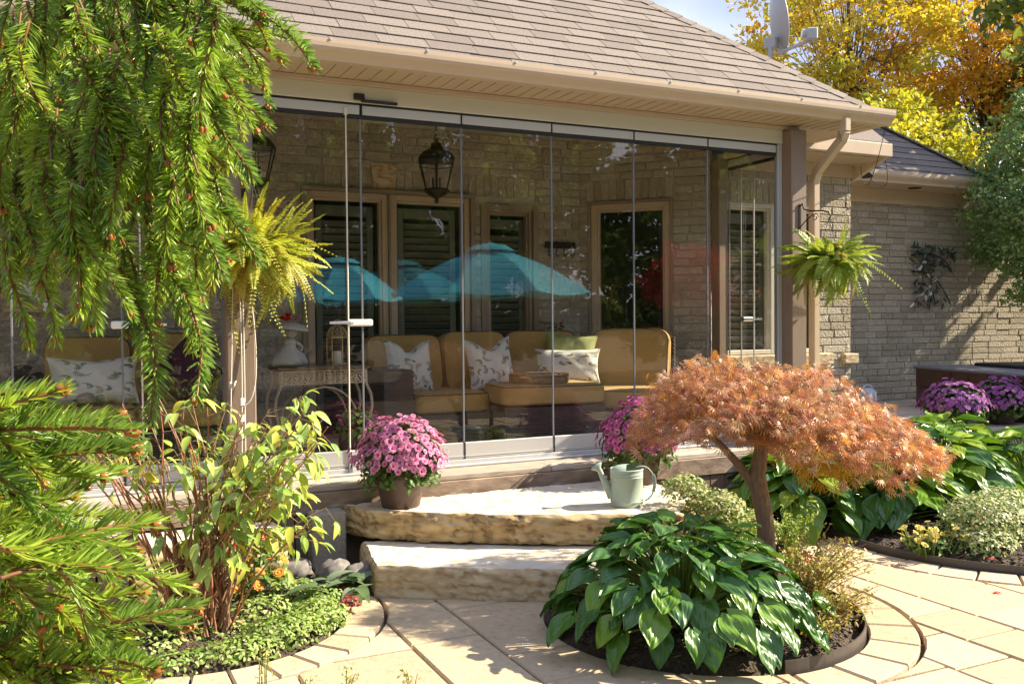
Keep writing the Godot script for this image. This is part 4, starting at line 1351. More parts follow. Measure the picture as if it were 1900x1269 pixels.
func statue() -> void:
	var s := thing("garden_statue", "pale stone figure under a stone parasol hat on the console table", "statue", V(1.37, 1.146, -0.66), 0.3)
	var m := MB.new()
	var P := []
	var f := FastNoiseLite.new()
	f.frequency = 6.0
	# one continuous figure: spread skirt on a rock, torso, neck, head
	var prof := [[0.0, 0.0, 0], [0.10, 0.0, 0], [0.105, 0.03, 0], [0.095, 0.06, 0], [0.085, 0.085, 0], [0.058, 0.115, 0], [0.040, 0.14, 0.004], [0.043, 0.165, 0.008], [0.040, 0.185, 0.010], [0.018, 0.198, 0.014], [0.017, 0.206, 0.016], [0.034, 0.222, 0.020], [0.038, 0.242, 0.022], [0.030, 0.262, 0.022], [0.0, 0.27, 0.02]]
	for i in prof.size():
		for j in 25:
			var a := TAU * (j % 24) / 24.0
			var r: float = prof[i][0] * (1.0 + 0.22 * f.get_noise_3d(cos(a), prof[i][1] * 9.0, sin(a)))
			P.append(V(cos(a) * r * (1.25 if prof[i][1] < 0.09 else 1.0) + prof[i][2], prof[i][1], sin(a) * r))
	m.grid(P, prof.size(), 25)
	m.tube(PackedVector3Array([V(0.045, 0.17, 0.02), V(0.085, 0.135, 0.03), V(0.075, 0.11, 0.03)]), PackedFloat32Array([0.013, 0.011, 0.012]), 8)
	m.tube(PackedVector3Array([V(0.03, 0.175, -0.03), V(0.07, 0.15, -0.01), V(0.068, 0.125, 0.02)]), PackedFloat32Array([0.013, 0.011, 0.012]), 8)
	part(s, "figure", m.mesh(M.statue))
	m = MB.new()
	var dome := []
	for i in 8: dome.append(Vector2(0.11 * cos(PI / 2 * i / 7.0), 0.255 + 0.055 * sin(PI / 2 * i / 7.0)))
	dome.push_front(Vector2(0.09, 0.252)); dome.push_front(Vector2(0.02, 0.262))
	m.lathe(dome, 24, Transform3D(Basis(Vector3.BACK, -0.12), V(0.0, 0.0, 0.0)))
	part(s, "parasol_hat", m.mesh(M.statue))
	var fl := MB.new()
	for k in 9: flower_into(fl, Transform3D(Basis(Vector3.UP, rr(0, 6)) * Basis(Vector3.RIGHT, rr(-0.6, 0.9)), V(rr(-0.05, 0.05), 0.32 + rr(0, 0.045), rr(-0.03, 0.04))), 0.022, Color(0.55, 0.012, 0.012), Color(0.3, 0.005, 0.005), 6)
	var stm := thing("red_flower", "small red flower cluster behind the stone statue", "flower", V(1.37, 1.146, -0.66))
	part(stm, "blossom", fl.mesh(M.petal))
	var st := MB.new()
	st.tube(PackedVector3Array([V(0.0, 0.0, -0.12), V(0.01, 0.2, -0.13), V(0.0, 0.33, 0.0)]), PackedFloat32Array([0.004]), 5)
	part(stm, "stem", st.mesh(M.twig))

func birdcage() -> void:
	var b := thing("birdcage_lantern", "tall gold birdcage lantern with filigree dome on the console table", "lantern", V(1.72, 1.146, -0.68))
	var m := MB.new()
	for k in 6:
		var a := TAU * k / 6 + 0.26
		var p := V(cos(a), 0, sin(a)) * 0.074
		m.bar(p + V(0, 0.0, 0), p + V(0, 0.20, 0), 0.006, 0.006)
		var a2 := a + TAU / 6
		var q := V(cos(a2), 0, sin(a2)) * 0.074
		for y: float in [0.008, 0.20]: m.bar(p + V(0, y, 0), q + V(0, y, 0), 0.006, 0.010)
	part(b, "frame", m.mesh(M.gold_metal))
	m = MB.new()
	for k in 12:
		var a := TAU * k / 12 + 0.26
		var pts := PackedVector3Array()
		for i in 9:
			var t := PI / 2 * i / 8.0
			pts.append(V(cos(a) * 0.076 * cos(t), 0.20 + 0.085 * sin(t), sin(a) * 0.076 * cos(t)))
		m.tube(pts, PackedFloat32Array([0.003]), 4)
		for r in 2:
			var ring := PackedVector3Array()
			var tt := 0.3 + r * 0.42
			for i in 9:
				var bb := TAU * i / 8
				var an := a + 0.26 + cos(bb) * 0.17
				var t2 := tt + sin(bb) * 0.16
				ring.append(V(cos(an) * 0.077 * cos(t2), 0.20 + 0.086 * sin(t2), sin(an) * 0.077 * cos(t2)))
			m.tube(ring, PackedFloat32Array([0.0026]), 4, false)
	part(b, "filigree_dome", m.mesh(M.gold_metal))
	m = MB.new()
	var rp := PackedVector3Array()
	for i in 13: rp.append(V(0.022 * cos(TAU * i / 12), 0.305 + 0.022 * sin(TAU * i / 12), 0))
	m.tube(rp, PackedFloat32Array([0.003]), 5, false)
	part(b, "ring", m.mesh(M.gold_metal))
	m = MB.new()
	m.lathe([Vector2(0.0, 0.10), Vector2(0.028, 0.10), Vector2(0.028, 0.0)], 14)
	part(b, "candle", m.mesh(M.cream_board))

func hanging_lantern(at: Vector3, ceil_y: float, label: String) -> void:
	var n := thing("hanging_lantern", label, "lantern", V(at.x, 0, at.z), 0.2, "bronze porch lanterns")
	var m := MB.new()
	var y := ceil_y - 0.01
	m.lathe([Vector2(0.0, ceil_y - 0.02), Vector2(0.045, ceil_y - 0.018), Vector2(0.06, ceil_y - 0.002)], 16)
	var k := 0
	while y > 2.90:
		var pts := PackedVector3Array()
		for i in 9:
			var a := TAU * i / 8
			var e := V(0.009 * cos(a), -0.022 + 0.022 * sin(a), 0)
			if k % 2: e = V(0, e.y, e.x)
			pts.append(V(0, y, 0) + e)
		m.tube(pts, PackedFloat32Array([0.0028]), 5, false)
		y -= 0.036
		k += 1
	var rg := PackedVector3Array()
	for i in 13: rg.append(V(0.02 * cos(TAU * i / 12), 2.868 + 0.02 * sin(TAU * i / 12), 0))
	m.tube(rg, PackedFloat32Array([0.0035]), 5, false)
	part(n, "chain", m.mesh(M.bronze))
	m = MB.new()
	m.lathe([Vector2(0.158, 2.695), Vector2(0.160, 2.71), Vector2(0.152, 2.722), Vector2(0.125, 2.752), Vector2(0.085, 2.778), Vector2(0.055, 2.795), Vector2(0.044, 2.812), Vector2(0.046, 2.828), Vector2(0.03, 2.84), Vector2(0.008, 2.848), Vector2(0.008, 2.86)], 6)
	m.lathe([Vector2(0.0, 2.695), Vector2(0.158, 2.695)], 6)
	part(n, "cap", m.mesh(M.bronze))
	m = MB.new()
	var g := MB.new()
	for i in 6:
		var a := TAU * i / 6
		var a2 := TAU * (i + 1) / 6
		var p := V(cos(a), 0, sin(a))
		var q := V(cos(a2), 0, sin(a2))
		m.bar(p * 0.150 + V(0, 2.695, 0), p * 0.092 + V(0, 2.475, 0), 0.008, 0.008)
		g.quad(p * 0.092 + V(0, 2.475, 0), q * 0.092 + V(0, 2.475, 0), q * 0.15 + V(0, 2.693, 0), p * 0.15 + V(0, 2.693, 0))
		m.bar(p * 0.150 + V(0, 2.66, 0), q * 0.150 + V(0, 2.66, 0), 0.006, 0.006)
	part(n, "cage", m.mesh(M.bronze))
	part(n, "glass_panes", g.mesh(M.glass))
	m = MB.new()
	m.lathe([Vector2(0.0, 2.478), Vector2(0.098, 2.478), Vector2(0.102, 2.468), Vector2(0.092, 2.452), Vector2(0.06, 2.43), Vector2(0.025, 2.412), Vector2(0.011, 2.402), Vector2(0.019, 2.392), Vector2(0.016, 2.378), Vector2(0.004, 2.366), Vector2(0.0, 2.362)], 12)
	part(n, "bowl", m.mesh(M.bronze))
	m = MB.new()
	for i in 3:
		var a := TAU * i / 3
		m.tube(PackedVector3Array([V(cos(a) * 0.03, 2.478, sin(a) * 0.03), V(cos(a) * 0.03, 2.57, sin(a) * 0.03)]), PackedFloat32Array([0.008]), 8)
	m.tube(PackedVector3Array([V(0, 2.478, 0), V(0, 2.69, 0)]), PackedFloat32Array([0.004]), 6)
	part(n, "candle_arms", m.mesh(M.bronze))

# ---------------------------------------------------------------- props outdoors
func build_props() -> void:
	R.seed = 11128
	# watering can
	var w := thing("watering_can", "sage green metal watering can on the upper stone step", "watering can", V(2.975, 0.345, 1.2), -deg_to_rad(25.6))
	var m := MB.new()
	m.lathe([Vector2(0.0, 0.0), Vector2(0.094, 0.0), Vector2(0.098, 0.004), Vector2(0.096, 0.01), Vector2(0.097, 0.026), Vector2(0.0995, 0.03), Vector2(0.097, 0.034), Vector2(0.097, 0.17), Vector2(0.0995, 0.174), Vector2(0.097, 0.178), Vector2(0.097, 0.186), Vector2(0.0995, 0.19), Vector2(0.097, 0.194), Vector2(0.098, 0.212), Vector2(0.101, 0.218), Vector2(0.096, 0.222), Vector2(0.094, 0.212)], 40)
	part(w, "body", m.mesh(M.can_green))
	m = MB.new()
	m.lathe([Vector2(0.094, 0.214), Vector2(0.085, 0.224), Vector2(0.06, 0.236), Vector2(0.03, 0.242), Vector2(0.0, 0.243)], 28, Transform3D(), PI * 0.55, PI * 1.75)
	part(w, "hood", m.mesh(M.can_green))
	m = MB.new()
	m.tube(PackedVector3Array([V(-0.085, 0.055, 0), V(-0.11, 0.095, 0), V(-0.145, 0.17, 0), V(-0.163, 0.213, 0)]), PackedFloat32Array([0.033, 0.023, 0.017, 0.015]), 14)
	var sp := part(w, "spout", m.mesh(M.can_green))
	m = MB.new()
	m.lathe([Vector2(0.015, 0.0), Vector2(0.02, 0.012), Vector2(0.036, 0.026), Vector2(0.04, 0.03), Vector2(0.034, 0.036), Vector2(0.0, 0.042)], 20, Transform3D(Basis(Vector3.BACK, 0.62), V(-0.163, 0.21, 0)))
	part(sp, "rose", m.mesh(M.can_green))
	m = MB.new()
	var hp := PackedVector3Array()
	for i in 17:
		var a := lerpf(2.0, -1.35, i / 16.0)
		hp.append(V(0.093 + 0.075 * cos(a), 0.128 + 0.105 * sin(a), 0))
	for i in hp.size() - 1: m.bar(hp[i], hp[i + 1], 0.02, 0.006, 0.002)
	part(w, "handle", m.mesh(M.can_green))
	# satellite dish
	var d := thing("satellite_dish", "grey satellite dish on the roof behind the hip", "satellite dish", V(5.92, 4.20, -0.83))
	var nd := V(0.90, 0.14, -0.05).normalized()
	var rt0 := V(0.902, 0, 0.432)
	nd = (rt0 * 0.90 + V(0, 0.13, 0) + V(-0.432, 0, 0.902) * -0.02).normalized()
	var bs := look(Vector3.ZERO, nd)
	var dt := Transform3D(Basis(bs.z, bs.x, bs.y) * Basis.from_scale(V(0.9, 1, 1.12)), Vector3.ZERO)
	m = MB.new()
	var pr := []
	for i in 9: pr.append(Vector2(0.27 * i / 8.0, 0.055 * pow(i / 8.0, 2.0)))
	pr.append(Vector2(0.274, 0.05)); pr.append(Vector2(0.262, 0.043))
	for i in range(7, -1, -1): pr.append(Vector2(0.26 * i / 8.0, 0.055 * pow(i / 8.0, 2.0) - 0.008))
	m.lathe(pr, 40, dt)
	part(d, "reflector", m.mesh(M.dish_grey))
	m = MB.new()
	m.tube(PackedVector3Array([V(-0.04, -0.16, 0), V(-0.06, -0.28, 0.02), V(-0.06, -0.95, 0.02)]), PackedFloat32Array([0.022]), 10)
	m.box(Transform3D(Basis(Vector3.UP, 0.4), V(-0.03, -0.20, 0.0)), V(0.09, 0.11, 0.11), 0.01)
	part(d, "mount", m.mesh(M.dish_grey))
	m = MB.new()
	var lnb := V(0.17, -0.175, 0.30)
	m.bar(V(0.0, -0.30, 0.04), lnb + V(0, -0.05, 0), 0.028, 0.028, 0.004)
	part(d, "arm", m.mesh(M.dish_grey))
	m = MB.new()
	m.box(Transform3D(Basis(Vector3.UP, -0.5), lnb), V(0.10, 0.11, 0.09), 0.012)
	m.tube(PackedVector3Array([lnb, lnb + V(-0.075, 0.01, -0.04)]), PackedFloat32Array([0.03, 0.042]), 14)
	part(d, "receiver", m.mesh(M.dish_grey))
	# hot tub
	var t := thing("hot_tub", "brown hot tub with grey cover on the deck by the wing wall", "hot tub", V(8.42, 0.46, -1.40), -deg_to_rad(16.0))
	m = MB.new()
	m.bx(0.02, 2.0, 0.0, 0.42, 0.02, 1.75, 0.05)
	part(t, "shell", m.mesh(M.tub_brown))
	for k in 3:
		m = MB.new()
		m.bx(0.0, 0.03, 0.23, 0.44, 0.03 + k * 0.58, 0.60 + k * 0.58, 0.006)
		part(t, "panel", m.mesh(M.tub_brown))
	for k in 30:
		m = MB.new()
		m.bx(0.006, 0.028, 0.005, 0.225, 0.03 + k * 0.058, 0.086 + k * 0.058, 0.004)
		part(t, "slat", m.mesh(M.tub_brown))
	for k in 4:
		m = MB.new()
		m.bx(-0.012, 0.0, 0.10, 0.43, 0.60 + k * 0.29, 0.625 + k * 0.29, 0.004)
		part(t, "strap", m.mesh(M.tub_brown))
	m = MB.new()
	m.bx(-0.02, 2.02, 0.421, 0.455, 0.0, 1.78, 0.012)
	part(t, "cover", m.mesh(M.tub_cover))
	m = MB.new()
	m.bx(0.55, 1.9, 0.456, 0.49, 0.25, 1.7, 0.012)
	part(t, "folded_cover", m.mesh(M.seal_black))
	# metal wall art
	var wa := thing("wall_art", "dark metal branch with silver leaves hung on the wing wall", "wall art", V(9.45, 1.95, -2.06))
	for s in [[V(-0.30, 0.25, 0), V(0.2, 0.32, 0.06), V(0.40, 0.05, 0)], [V(-0.30, 0.05, 0), V(0.05, 0.1, 0.06), V(0.38, -0.36, 0)], [V(-0.25, -0.1, 0), V(0.0, -0.05, 0.05), V(0.1, -0.35, 0)]]:
		m = MB.new()
		m.tube(curve3(s[0], s[1], s[2], 10), radii(0.012, 0.007, 10), 6)
		part(wa, "stem", m.mesh(M.bronze))
	var lm := MB.new()
	leaf_into(lm, 0.09, 0.028, 0.012, Color(1, 1, 1), Transform3D(), 4)
	var silver := mat("silver_leaf", Color(0.50, 0.50, 0.45), 0.4, {"metal": 0.3})
	var dark := mat("dark_leaf", Color(0.03, 0.045, 0.025), 0.5)
	var lmes := [lm.mesh(silver), lm.mesh(dark), lm.mesh(dark)]
	for k in 60:
		var p := V(rr(-0.38, 0.42), rr(0.12, 0.36), rr(0.02, 0.08))
		part(wa, "leaf", lmes[1], Transform3D((Basis(Vector3.BACK, rr(0, TAU)) * Basis(Vector3.RIGHT, rr(0.9, 2.2))).scaled(Vector3.ONE * 1.25), p))
	for k in 100:
		var lme: Mesh = pick(lmes)
		var p := V(rr(-0.3, 0.2), rr(-0.36, 0.2), rr(0.02, 0.06))
		part(wa, "leaf", lme, Transform3D(Basis(Vector3.BACK, rr(3.3, 6.0)) * Basis(Vector3.RIGHT, rr(0.9, 2.2)), p))
	# black speaker under the eave and string light wire
	m = MB.new()
	m.box(Transform3D(Basis(Vector3.UP, 0.4) * Basis(Vector3.BACK, -0.2), V(7.10, 2.90, -0.85)), V(0.17, 0.10, 0.12), 0.015)
	m.bar(V(6.95, 2.92, -0.87), V(7.06, 2.94, -0.86), 0.03, 0.02)
	tag(part(self, "outdoor_speaker", m.mesh(M.seal_black)), "small black speaker on the brick corner under the eave", "speaker")
	m = MB.new()
	m.tube(curve3(V(6.05, 3.02, 0.35), V(6.3, 2.3, -0.1), V(6.98, 2.95, -0.80), 14), PackedFloat32Array([0.003]), 4)
	m.tube(curve3(V(6.9, 3.03, -0.45), V(7.6, 2.55, -0.9), V(7.9, 3.05, -1.62), 14), PackedFloat32Array([0.003]), 4)
	tag(part(self, "string_light_wire", m.mesh(M.seal_black)), "thin dark wire looping between the roof corner and wing gutter", "wire")
	# white jug by the wall
	var j := thing("water_jug", "small pale blue jug on the deck by the brick wall", "jug", V(8.30, 0.46, -1.95))
	mat("pale_blue", Color(0.55, 0.62, 0.68), 0.4)
	m = MB.new()
	m.lathe([Vector2(0.0, 0.0), Vector2(0.10, 0.0), Vector2(0.11, 0.03), Vector2(0.10, 0.13), Vector2(0.06, 0.17), Vector2(0.0, 0.175)], 20)
	part(j, "body", m.mesh(M.pale_blue))
	m = MB.new()
	var jp := PackedVector3Array()
	for i in 9: jp.append(V(0.08 * cos(PI * i / 8.0), 0.15 + 0.06 * sin(PI * i / 8.0), 0))
	m.tube(jp, PackedFloat32Array([0.01]), 6)
	part(j, "handle", m.mesh(M.pale_blue))
	# cords on the left post
	var c := thing("power_cord", "white power cords hanging down the left porch post", "cord", V(0.90, 0.46, 0.14))
	for s in [[V(-0.03, 1.35, 0.02), V(-0.05, 0.75, 0.03), V(-0.06, 0.35, 0.015)], [V(0.0, 1.35, 0.02), V(0.02, 0.8, 0.03), V(0.0, 0.02, 0.015)], [V(0.02, 1.35, 0.02), V(0.03, 0.9, 0.02), V(0.025, 0.05, 0.015)], [V(0.08, 1.1, 0.0), V(0.13, 0.55, 0.04), V(0.03, 0.5, 0.02)]]:
		m = MB.new()
		m.tube(curve3(s[0], s[1], s[2], 12), PackedFloat32Array([0.0045]), 5)
		part(c, "cable", m.mesh(M.cord))
	for y: float in [0.42, 0.52]:
		m = MB.new()
		m.box(Transform3D(Basis(), V(0.01, y, 0.025)), V(0.024, 0.045, 0.02), 0.003)
		part(c, "plug", m.mesh(M.white_plastic))
	m = MB.new()
	m.tube(PackedVector3Array([V(-0.06, 0.62, 0.025), V(-0.03, 0.645, 0.04), V(-0.045, 0.60, 0.04), V(-0.06, 0.64, 0.02)]), PackedFloat32Array([0.008]), 6)
	part(c, "knot", m.mesh(M.cord))

# ---------------------------------------------------------------- plant pieces
func leaf_into(mb: MB, l: float, w: float, droop: float, c: Color, t: Transform3D, n := 4) -> void:
	# blade along +x, upper side +y
	var P := []
	for i in n + 1:
		var s := float(i) / n
		var ww := w / 2 * pow(sin(PI * clampf(pow(s, 0.8) * 0.96 + 0.03, 0, 1)), 0.8)
		for k in 3:
			var z := (1 - k) * ww
			P.append(t * V(l * s, -droop * s * s + absf(z) * 0.25, z))
	mb.col = c
	mb.grid(P, n + 1, 3)
	mb.col = Color(1, 1, 1)

func flower_into(mb: MB, t: Transform3D, r: float, c: Color, cc_: Color, petals: int) -> void:
	for ring in 2:
		for k in petals:
			var a := TAU * (k + 0.5 * ring) / petals
			var d := V(cos(a), 0, sin(a))
			var e := V(-sin(a), 0, cos(a))
			var lift := 0.25 + 0.4 * ring
			var rr_ := r * (1.0 - 0.3 * ring)
			mb.col = c * (0.85 + 0.3 * fmod(k * 0.37, 1.0))
			var b := d * rr_ * 0.15
			var tip := d * rr_ + V(0, rr_ * lift * 0.5, 0)
			var m1 := d * rr_ * 0.7 + V(0, rr_ * lift * 0.45, 0)
			var wd := rr_ * PI / petals * 1.15
			mb.tri(t * b, t * (m1 + e * wd), t * (m1 - e * wd))
			mb.tri(t * (m1 + e * wd), t * tip, t * (m1 - e * wd))
	mb.col = cc_
	for k in 6:
		var a := TAU * k / 6
		var a2 := TAU * (k + 1) / 6
		mb.tri(t * V(0, r * 0.32, 0), t * (V(cos(a2), 0.55, sin(a2)) * r * 0.3), t * (V(cos(a), 0.55, sin(a)) * r * 0.3))
	mb.col = Color(1, 1, 1)

func ball(i: int) -> Vector3:
	var z := rr(-1, 1)
	var a := rr(0, TAU)
	var q := sqrt(1 - z * z)
	return V(q * cos(a), z, q * sin(a))

func basis_up(n: Vector3, spin: float) -> Basis:
	var x := n.cross(V(0.3, 0.8, 0.5)).normalized()
	return Basis(x, n, x.cross(n)).rotated(n, spin)

func leaf_mass(parent: Node, called: String, mesh: Mesh, blobs: Array, cols: Array, smin := 0.7, smax := 1.2) -> void:
	# blobs: [centre, radii, count]
	var ts := []
	var cs := []
	for b in blobs:
		for i in int(b[2]):
			var d := ball(i)
			if d.y < -0.35: d.y = -d.y
			var p: Vector3 = b[0] + d * b[1] * pow(rr(0.35, 1.0), 0.45)
			var n := (d + V(0, 0.7, 0) + ball(i) * 0.7).normalized()
			ts.append(Transform3D(basis_up(n, rr(0, TAU)).scaled(Vector3.ONE * rr(smin, smax)), p))
			cs.append(pick(cols) * rr(0.8, 1.2))
	multi(parent, called, mesh, ts, cs).set_meta("kind", "stuff")

# ---------------------------------------------------------------- chrysanthemums
func mum(at: Vector3, r: float, hgt: float, pot_r: float, pot_h: float, pink: Color, mid: Color, label: String, nfl := 260) -> void:
	R.seed = 3107 + int(at.x * 100)
	var n := thing("chrysanthemum_pot", label, "potted flower", at, rr(0, 6), "potted chrysanthemums")
	var m := MB.new()
	m.lathe([Vector2(0, 0), Vector2(pot_r * 0.70, 0), Vector2(pot_r * 0.73, 0.006), Vector2(pot_r * 0.93, pot_h * 0.80), Vector2(pot_r * 0.95, pot_h * 0.82), Vector2(pot_r * 1.02, pot_h * 0.84), Vector2(pot_r * 1.05, pot_h * 0.98), Vector2(pot_r * 1.03, pot_h), Vector2(pot_r * 0.97, pot_h * 0.99), Vector2(pot_r * 0.92, pot_h * 0.88), Vector2(0, pot_h * 0.86)], 48)
	# ribs pressed into the wall
	for i in m.v.size():
		var p := m.v[i]
		var q := Vector2(p.x, p.z)
		if q.length() > 0.01 and p.y < pot_h * 0.83:
			var k := 1.0 - 0.025 * pow(absf(sin(atan2(p.z, p.x) * 6.0)), 6.0)
			m.v[i] = V(p.x * k, p.y, p.z * k)
	part(n, "pot", m.mesh(M.pot_plum))
	var c := V(0, pot_h * 0.95, 0)
	var rad := V(r, hgt - pot_h * 0.95, r)
	var lm := MB.new()
	leaf_into(lm, 0.045, 0.026, 0.015, Color(1, 1, 1), Transform3D(), 3)
	leaf_mass(n, "foliage", lm.mesh(M.leafy), [[c + V(0, 0.02, 0), rad * 0.90, 1100], [c + V(0, 0.01, 0), V(r * 0.8, 0.08, r * 0.8), 300]], [Color(0.07, 0.15, 0.02), Color(0.11, 0.20, 0.03), Color(0.05, 0.11, 0.015)])
	var heads := []
	var fz := FastNoiseLite.new()
	fz.frequency = 1.4
	fz.seed = int(at.x * 50)
	for v in 6:
		var f := MB.new()
		flower_into(f, Transform3D(), 0.028, pink.lerp(Color(0.45, 0.28, 0.22), 0.55 if v == 5 else 0.0) * [1.0, 0.8, 1.2, 1.0, 0.92, 0.9][v], mid, 10 if v != 4 else 8)
		heads.append(f.mesh(M.petal))
	var ga := PI * (3.0 - sqrt(5.0))
	for i in nfl:
		var y := 1.0 - (i + 0.5) / nfl * 0.88
		var q := sqrt(1 - y * y)
		var d := V(q * cos(ga * i), y, q * sin(ga * i))
		if R.randf() < 0.03: continue
		var p := c + d * rad * rr(0.90, 1.06) * (1.0 + 0.22 * fz.get_noise_3dv(d))
		var nr := (d / rad * r + ball(i) * 0.35 + V(0, 0.15, 0)).normalized()
		part(n, "flower_head", heads[5 if R.randf() < 0.03 else R.randi() % 5], Transform3D(basis_up(nr, rr(0, 6)).scaled(Vector3.ONE * rr(0.6, 1.2)), p))

# ---------------------------------------------------------------- hostas
func hosta_leaf(l: float, w: float, droop: float, cup: float, edge: float) -> MB:
	var mb := MB.new()
	var P := []
	var C := []
	var nu := 13
	var nv := 21
	for i in nu:
		var s := float(i) / (nu - 1)
		var ww := w / 2 * pow(maxf(0.0, sin(PI * pow(s * 0.985 + 0.005, 0.62))), 0.85)
		for k in nv:
			var z := 1.0 - 2.0 * k / (nv - 1)
			var rib := cos(z * 8.5 * PI * 0.9) * 0.0042 * sin(PI * minf(1.0, s * 1.1))
			var heart := -0.10 * l * absf(z) * exp(-s * 7.0) * 2.0
			var x := l * s + heart
			var y := -droop * s * s * l + cup * w * (z * z) * (1 - s * 0.5) - 0.035 * w * exp(-z * z * 60.0) + rib + 0.006 * sin(z * 5.0 + s * 11.0)
			P.append(V(x, y, z * ww))
			var e := smoothstep(0.86, 1.0, absf(z)) * edge
			C.append(Color(1, 1, 1).lerp(Color(2.2, 1.6, 0.9), e))
	mb.grid(P, nu, nv, C)
	mb.col = Color(1, 1, 1)
	return mb

var hosta_meshes := []

func hosta(at: Vector3, R_: float, H: float, n_leaves: int, scale_: float, tones: Array, label: String) -> void:
	R.seed = 5114 + int(at.x * 100)
	var n := thing("hosta", label, "hosta", at, 0.0, "hosta plants")
	var stems := MB.new()
	var ga := PI * (3.0 - sqrt(5.0))
	for i in n_leaves:
		var t := (i + 0.5) / n_leaves
		var a := ga * i + rr(-0.25, 0.25)
		var d := V(cos(a), 0, sin(a))
		var rad := R_ * (0.10 + 0.62 * pow(t, 0.75)) * rr(0.88, 1.1)
		var hh := H * (1.0 - 0.80 * pow(t, 1.6)) * rr(0.88, 1.08) + 0.02
		var base := d * rad + V(0, hh, 0)
		var pitch := lerpf(0.35, -0.62, pow(t, 0.9)) + rr(-0.22, 0.22)
		var dir := (d * cos(pitch) + V(0, sin(pitch), 0)).rotated(Vector3.UP, rr(-0.35, 0.35))
		var up := (V(0, 1, 0) - dir * dir.y + d * 0.001).normalized()
		var b := Basis(dir, up, dir.cross(up)).rotated(dir, rr(-0.35, 0.35))
		var sc := scale_ * rr(0.75, 1.15) * (0.75 + 0.35 * t)
		var tone: Array = pick(tones)
		part(n, "leaf", hosta_meshes[int(tone[0])][R.randi() % 4], Transform3D(b.scaled(Vector3.ONE * sc), base))
		stems.tube(curve3(d * 0.03 + V(0, -0.02, 0), d * rad * 0.35 + V(0, hh * 0.75, 0), base, 6), radii(0.007, 0.004, 6), 5)
	part(n, "leaf_stalks", stems.mesh(M.stalk)).set_meta("kind", "stuff")

# ---------------------------------------------------------------- ferns
func frond_mesh(l: float, droop: float, c1: Color, c2: Color, seed_: int) -> ArrayMesh:
	var mb := MB.new()
	var r := RandomNumberGenerator.new()
	r.seed = seed_
	var n := 38
	var side := r.randf_range(-0.35, 0.35)
	var pts := PackedVector3Array()
	for i in n + 1:
		var s := float(i) / n
		pts.append(V(l * s * (1 - 0.25 * droop * s), l * (0.55 * s - droop * s * s), l * side * s * s))
	mb.col = Color(0.20, 0.12, 0.03)
	mb.tube(pts, radii(0.0022, 0.0009, n), 4, false)
	for i in range(2, n):
		var s := float(i) / n
		var d := (pts[i + 1] - pts[i - 1]).normalized()
		var up := V(-d.y, d.x, 0)
		var pl := 0.046 * pow(sin(PI * (0.12 + s * 0.86)), 0.8) * r.randf_range(0.85, 1.15)
		for sg: float in [-1.0, 1.0]:
			var o := (V(0, 0, sg) + d * 0.35 - up * 0.25 * r.randf_range(0.0, 1.4)).normalized()
			mb.col = c1.lerp(c2, r.randf()) * r.randf_range(0.85, 1.15)
			var a := pts[i]
			var w := d * 0.0058
			var m1 := a + o * pl * 0.45 + up * 0.004
			mb.tri(a - w * 0.5, a + w * 0.7, m1 + w); mb.tri(a - w * 0.5, m1 + w, m1 - w)
			mb.tri(m1 - w, m1 + w, a + o * pl)
	return mb.mesh(M.leafy)

func fern(at: Vector3, size: float, cols: Array, label: String, nfr: int, hang: Vector3) -> void:
	R.seed = 4121 + int(at.x * 100)
	var n := thing("hanging_fern", label, "fern", at, 0.0, "hanging fern baskets")
	var m := MB.new()
	m.lathe([Vector2(0, -0.13), Vector2(0.085, -0.13), Vector2(0.09, -0.125), Vector2(0.118, 0.0), Vector2(0.126, 0.002), Vector2(0.126, 0.012), Vector2(0.112, 0.012), Vector2(0.108, -0.01), Vector2(0, -0.012)], 28)
	part(n, "basket", m.mesh(M.black_iron))
	m = MB.new()
	for k in 3:
		var a := TAU * k / 3
		m.tube(PackedVector3Array([V(cos(a) * 0.118, 0.01, sin(a) * 0.118), hang - at]), PackedFloat32Array([0.0022]), 4)
	part(n, "hanger", m.mesh(M.black_iron))
	var meshes := []
	for k in 12: meshes.append(frond_mesh(size * rr(0.7, 1.1), [0.35, 0.55, 0.8, 1.05, 0.25, 1.4][k % 6] + rr(-0.12, 0.2), cols[k % cols.size()] if k != 11 else Color(0.42, 0.20, 0.05), cols[(k + 1) % cols.size()], 50 + k))
	var cl := MB.new()
	leaf_into(cl, 0.05, 0.016, 0.012, Color(1, 1, 1), Transform3D(), 3)
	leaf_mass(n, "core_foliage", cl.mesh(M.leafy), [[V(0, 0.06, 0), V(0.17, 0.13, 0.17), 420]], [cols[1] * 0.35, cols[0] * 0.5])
	var ga := PI * (3.0 - sqrt(5.0))
	for i in nfr:
		var t := (i + 0.5) / nfr
		var a := ga * i
		var tilt := lerpf(1.05, -0.85, pow(t, 0.85)) + rr(-0.3, 0.3)
		var b := Basis(Vector3.UP, a) * Basis(Vector3.BACK, tilt) * Basis(Vector3.RIGHT, rr(-0.5, 0.5))
		part(n, "frond", pick(meshes), Transform3D(b.scaled(Vector3.ONE * rr(0.5, 1.15)), V(cos(a), 0, -sin(a)) * 0.10 * rr(0.1, 1) + V(0, rr(-0.02, 0.05), 0)))

